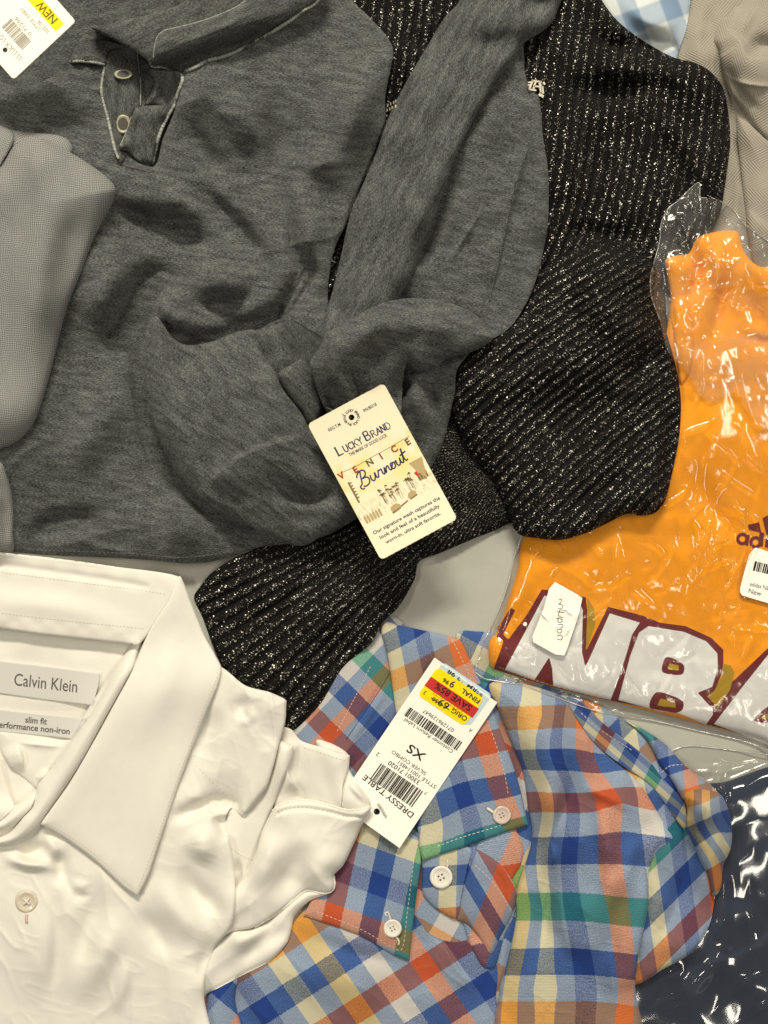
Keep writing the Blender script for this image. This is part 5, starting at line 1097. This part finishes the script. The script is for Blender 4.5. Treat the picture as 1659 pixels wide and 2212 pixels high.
# front body
body = [(-80, 1700), (20, 1740), (90, 1700), (250, 1450), (400, 1420), (476, 1440), (529, 1480), (582, 1495), (614, 1509), (619, 1514, 1), (616, 1560), (603, 1606), (592, 1650), (577, 1697), (560, 1720), (532, 1755), (520, 1758), (500, 1745), (487, 1772), (495, 1810), (503, 1850), (508, 1900), (508, 1950), (498, 2003), (465, 2045), (446, 2093), (441, 2150), (439, 2290), (-80, 2290)]
patch('front', body, WHITE, T, t=14, puff=16, pw=30, er=6, eh=6, uv=uvrot(3), bl=24, rfx=.9, crease=[(70, 6, 120, 80), (38, 3, 121, 60), (20, 1.0, 125, 20)], noise=[(200, 6, 107)],
      strokes=[('s', -18, 50, z7([(1000, 385), (960, 372), (900, 362), (840, 385)]), 3, 6), ('v', 18, 16, z7([(670, 415), (760, 385), (850, 350), (930, 352), (985, 385)])), ('v', 16, 14, z7([(860, 400), (910, 430), (935, 500)])), ('r', 18, 30, z7([(800, 430), (830, 520), (800, 600)])),
               ('v', 12, 22, z7([(740, 560), (780, 680), (860, 760), (940, 840)])), ('r', 14, 30, z7([(620, 620), (700, 760), (800, 880), (830, 1000)])), ('v', 10, 22, z7([(560, 760), (640, 880), (700, 1000)])), ('v', 12, 24, z7([(880, 880), (840, 980), (828, 1100)])),
               ('r', 8, 16, z7([(520, 960), (500, 1080), (470, 1220)])), ('v', 12, 30, z7([(380, 620), (390, 760), (350, 900), (330, 1100)])), ('r', 12, 34, z7([(450, 760), (440, 900), (300, 1180)])), ('r', 14, 12, z7([(0, 560), (100, 590), (180, 600), (240, 612)])), ('v', 12, 14, z7([(60, 530), (130, 545), (200, 500)])),
               ('v', 12, 16, z7([(235, 520), (250, 620), (240, 700)])), ('r', 8, 14, z7([(180, 470), (220, 530), (235, 590)])), ('v', 8, 20, z7([(240, 700), (300, 690), (370, 740)])), ('r', 9, 14, z7([(270, 680), (330, 690), (350, 730)])), ('v', 9, 22, z5([(960, 760), (1000, 840), (1010, 920)])), ('r', 9, 14, z5([(990, 800), (1020, 850), (960, 900)])),
               ('v', 7, 26, z5([(880, 800), (830, 960), (900, 1000)])), ('r', 8, 40, z7([(140, 700), (160, 900), (140, 1200)])), ('v', 6, 16, z7([(215, 640), (235, 900), (200, 1200)]))])
stitches(z7([(800, 190), (850, 240), (900, 290), (950, 345)]), SEAMTH, T, 5, 5, .6)
# inner back pieces over the body top edge
patch('inner_yoke', w2([(0, 60), (760, 160), (700, 240), (560, 420), (400, 630), (380, 668, 1), (250, 560), (120, 465), (60, 370), (0, 250)]), WHITE, T, t=3, puff=6, pw=12, er=4, eh=3, uv=uvrot(5), strokes=[('s', 9, 40, w2([(150, 180), (210, 330), (240, 520)])), ('k', 5, 7, w2([(130, 185), (400, 215), (700, 240)])), ('r', 6, 8, w2([(520, 480), (420, 560), (390, 620)]))])
# labels
lab = patch('brand_label', [(-70, 1419, 1), (0, 1427), (110, 1440), (215, 1454, 1), (212, 1480), (201, 1524, 1), (100, 1512), (0, 1498), (-70, 1490, 1)], SATIN, T, t=4, f=3, eh=1.5, er=3, bl=50)
frC = Frame((0, 1476.8), (.9935, .114), (-.09, .996))
pt('Calvin Klein', 38, 30, 0, 137, GREYINK, f=frC, par=lab, bold=.1, name='woven_lettering')
lab2 = patch('size_label', [(-70, 1524, 1), (0, 1532), (100, 1543), (188, 1551, 1), (176, 1574), (159, 1597, 1), (80, 1588), (0, 1579), (-70, 1572, 1)], SATIN, T, t=4, f=3, eh=1.5, er=3, bl=50)
frD = Frame((0, 1571.5), (.995, .097), (-.09, .996))
pt('slim fit', 19, 53, -16, 47, GREYINK, f=frD, par=lab2, bold=.35, name='woven_lettering'); pt('performance non-iron', 19, -11, 0, 162, GREYINK, f=frD, par=lab2, bold=.35, name='woven_lettering')
# left leaf edge and rolls of the collar stand
patch('collar_leaf_edge', w2([(-300, 300, 1), (0, 372, 1), (40, 480), (80, 620), (120, 760), (147, 862), (60, 960), (0, 1010), (-300, 1100)]), WHITE, T, t=8, puff=8, pw=14, er=4, eh=3, uv=uvrot(70))
patch('collar_stand', w2([(-300, 1060), (-80, 1020), (0, 1000), (80, 935), (150, 858), (240, 770), (330, 706), (375, 704), (385, 740), (340, 850), (270, 930), (200, 1000), (100, 1070), (0, 1110), (-300, 1160)]), WHITE, T, t=8, puff=14, pw=12, er=6, eh=6, uv=uvrot(-40))
patch('collar_stand', [(-80, 1800), (-20, 1812), (0, 1809), (26, 1795), (50, 1766), (69, 1746), (77, 1722), (80, 1700), (90, 1684), (118, 1652), (150, 1606), (182, 1563), (215, 1510), (240, 1462), (262, 1425), (292, 1385), (310, 1392), (290, 1440), (262, 1492), (222, 1563), (180, 1640), (130, 1716), (88, 1782), (70, 1803), (42, 1821), (18, 1828), (0, 1829), (-80, 1830)], WHITE, T,
      t=10, puff=16, pw=13, er=6, eh=7, uv=uvrot(-50), bl=16)
button(57, 1948, 24, SHELL, T, holes=0, cross=THREAD)
tube('loop_thread', [(58, 1974), (57, 1984), (58, 1994)], 3.2, DTHREAD, T, lift=.2)
# collar: back band then the long right leaf
patch('collar_band', [(-80, 1184), (0, 1193), (120, 1206), (250, 1224), (386, 1246), (380, 1290), (340, 1350), (300, 1393, 1), (200, 1382), (90, 1370), (0, 1357), (-80, 1345)], WHITE, T, t=26, puff=4, pw=12, er=3.5, eh=3, uv=uvrot(7),
      strokes=[('v', 2.5, 9, [(-60, 1214), (60, 1228), (200, 1248), (330, 1270)], 20), ('r', 4, 26, [(-60, 1290), (100, 1310), (260, 1330)])], extra=lambda x, y: 1.3*np.sin(x/9.5)*np.exp(-((y-1221-(x*.135))/16)**2)+1.0*np.sin(x/8+1)*np.exp(-((y-1340-(x*.1))/10)**2))
stitches([(-60, 1228), (0, 1236), (100, 1249), (200, 1262), (290, 1273), (360, 1284)], SEAMTH, T, 4.5, 3.5, .6)
stitches([(-60, 1317), (0, 1324), (100, 1336), (200, 1347), (312, 1358)], SEAMTH, T, 4.5, 3.5, .6)
patch('collar_leaf', [(386, 1245), (398, 1262), (412, 1300), (440, 1370), (462, 1410), (477, 1438), (478, 1452), (470, 1480), (420, 1600), (370, 1740), (340, 1830), (320, 1890), (297, 1936, 1), (270, 1918), (240, 1890), (198, 1852), (140, 1810), (87, 1780, 1), (110, 1748), (150, 1692), (200, 1606), (250, 1515), (285, 1450), (305, 1400), (330, 1350), (362, 1300)], WHITE, T,
      t=13, puff=5, pw=14, er=3.5, eh=3, uv=uvrot(-55), bl=40, noise=[(160, 4, 111)], strokes=[('r', 8, 40, [(390, 1290), (360, 1450), (280, 1640)])])
stitches([(470, 1462), (440, 1532), (400, 1640), (365, 1735), (335, 1825), (310, 1890), (294, 1920), (262, 1896), (205, 1846), (150, 1806), (98, 1778)], SEAMTH, T, 4.5, 3.5, .6)

# ================================================================ second tag, top left
T = thing('new_price_tag', 'white tag with a yellow NEW stripe standing up over the neck at the top left', 'price tag', 60, 60)
frN = Frame((29, 172), (-.66, -.75), (.729, -.685))
# local: a along reading (up left), b towards the hole end
P_ = [tuple(map(float, frN(a, b))) for a, b in rrect(0, 0, 150, 184, 7)]
zn = plane_zf(0, .10, -.04, 4, (1, 0), 60, 60, 120)
_H = H.copy(); H[:] = H+150
card3 = patch('card', P_, PAPER, T, t=1.5, f=3, eh=0, er=3, zf=zn, corners=True, holes=[circ(10.8, 108, 5.5)], skirt=False)
card3.modifiers.new('thickness', 'SOLIDIFY').thickness = .0004
place('yellow_stripe', quads([(13, 137, 150, 162)]), frN, 0, 0, YEL, card3, .35)
pt('NEW', 26, 30, 159, 54, OLIVEINK, f=frN, par=card3, lift=.6, bold=.2)
place('barcode', barcode(34, 56, 100, 84, 13), frN, 0, 0, FADEINK, card3, .35)
pt('SIZE 100', 12, 22, 128, 34, FADEINK, f=frN, par=card3); pt('STYLE 33001', 12, 40, 118, 60, FADEINK, f=frN, par=card3); pt('0 71296', 12, 45, 96, 50, FADEINK, f=frN, par=card3); pt('LS LUCK LG', 16, 22, 46, 66, FADEINK, f=frN, par=card3)
H[:] = _H
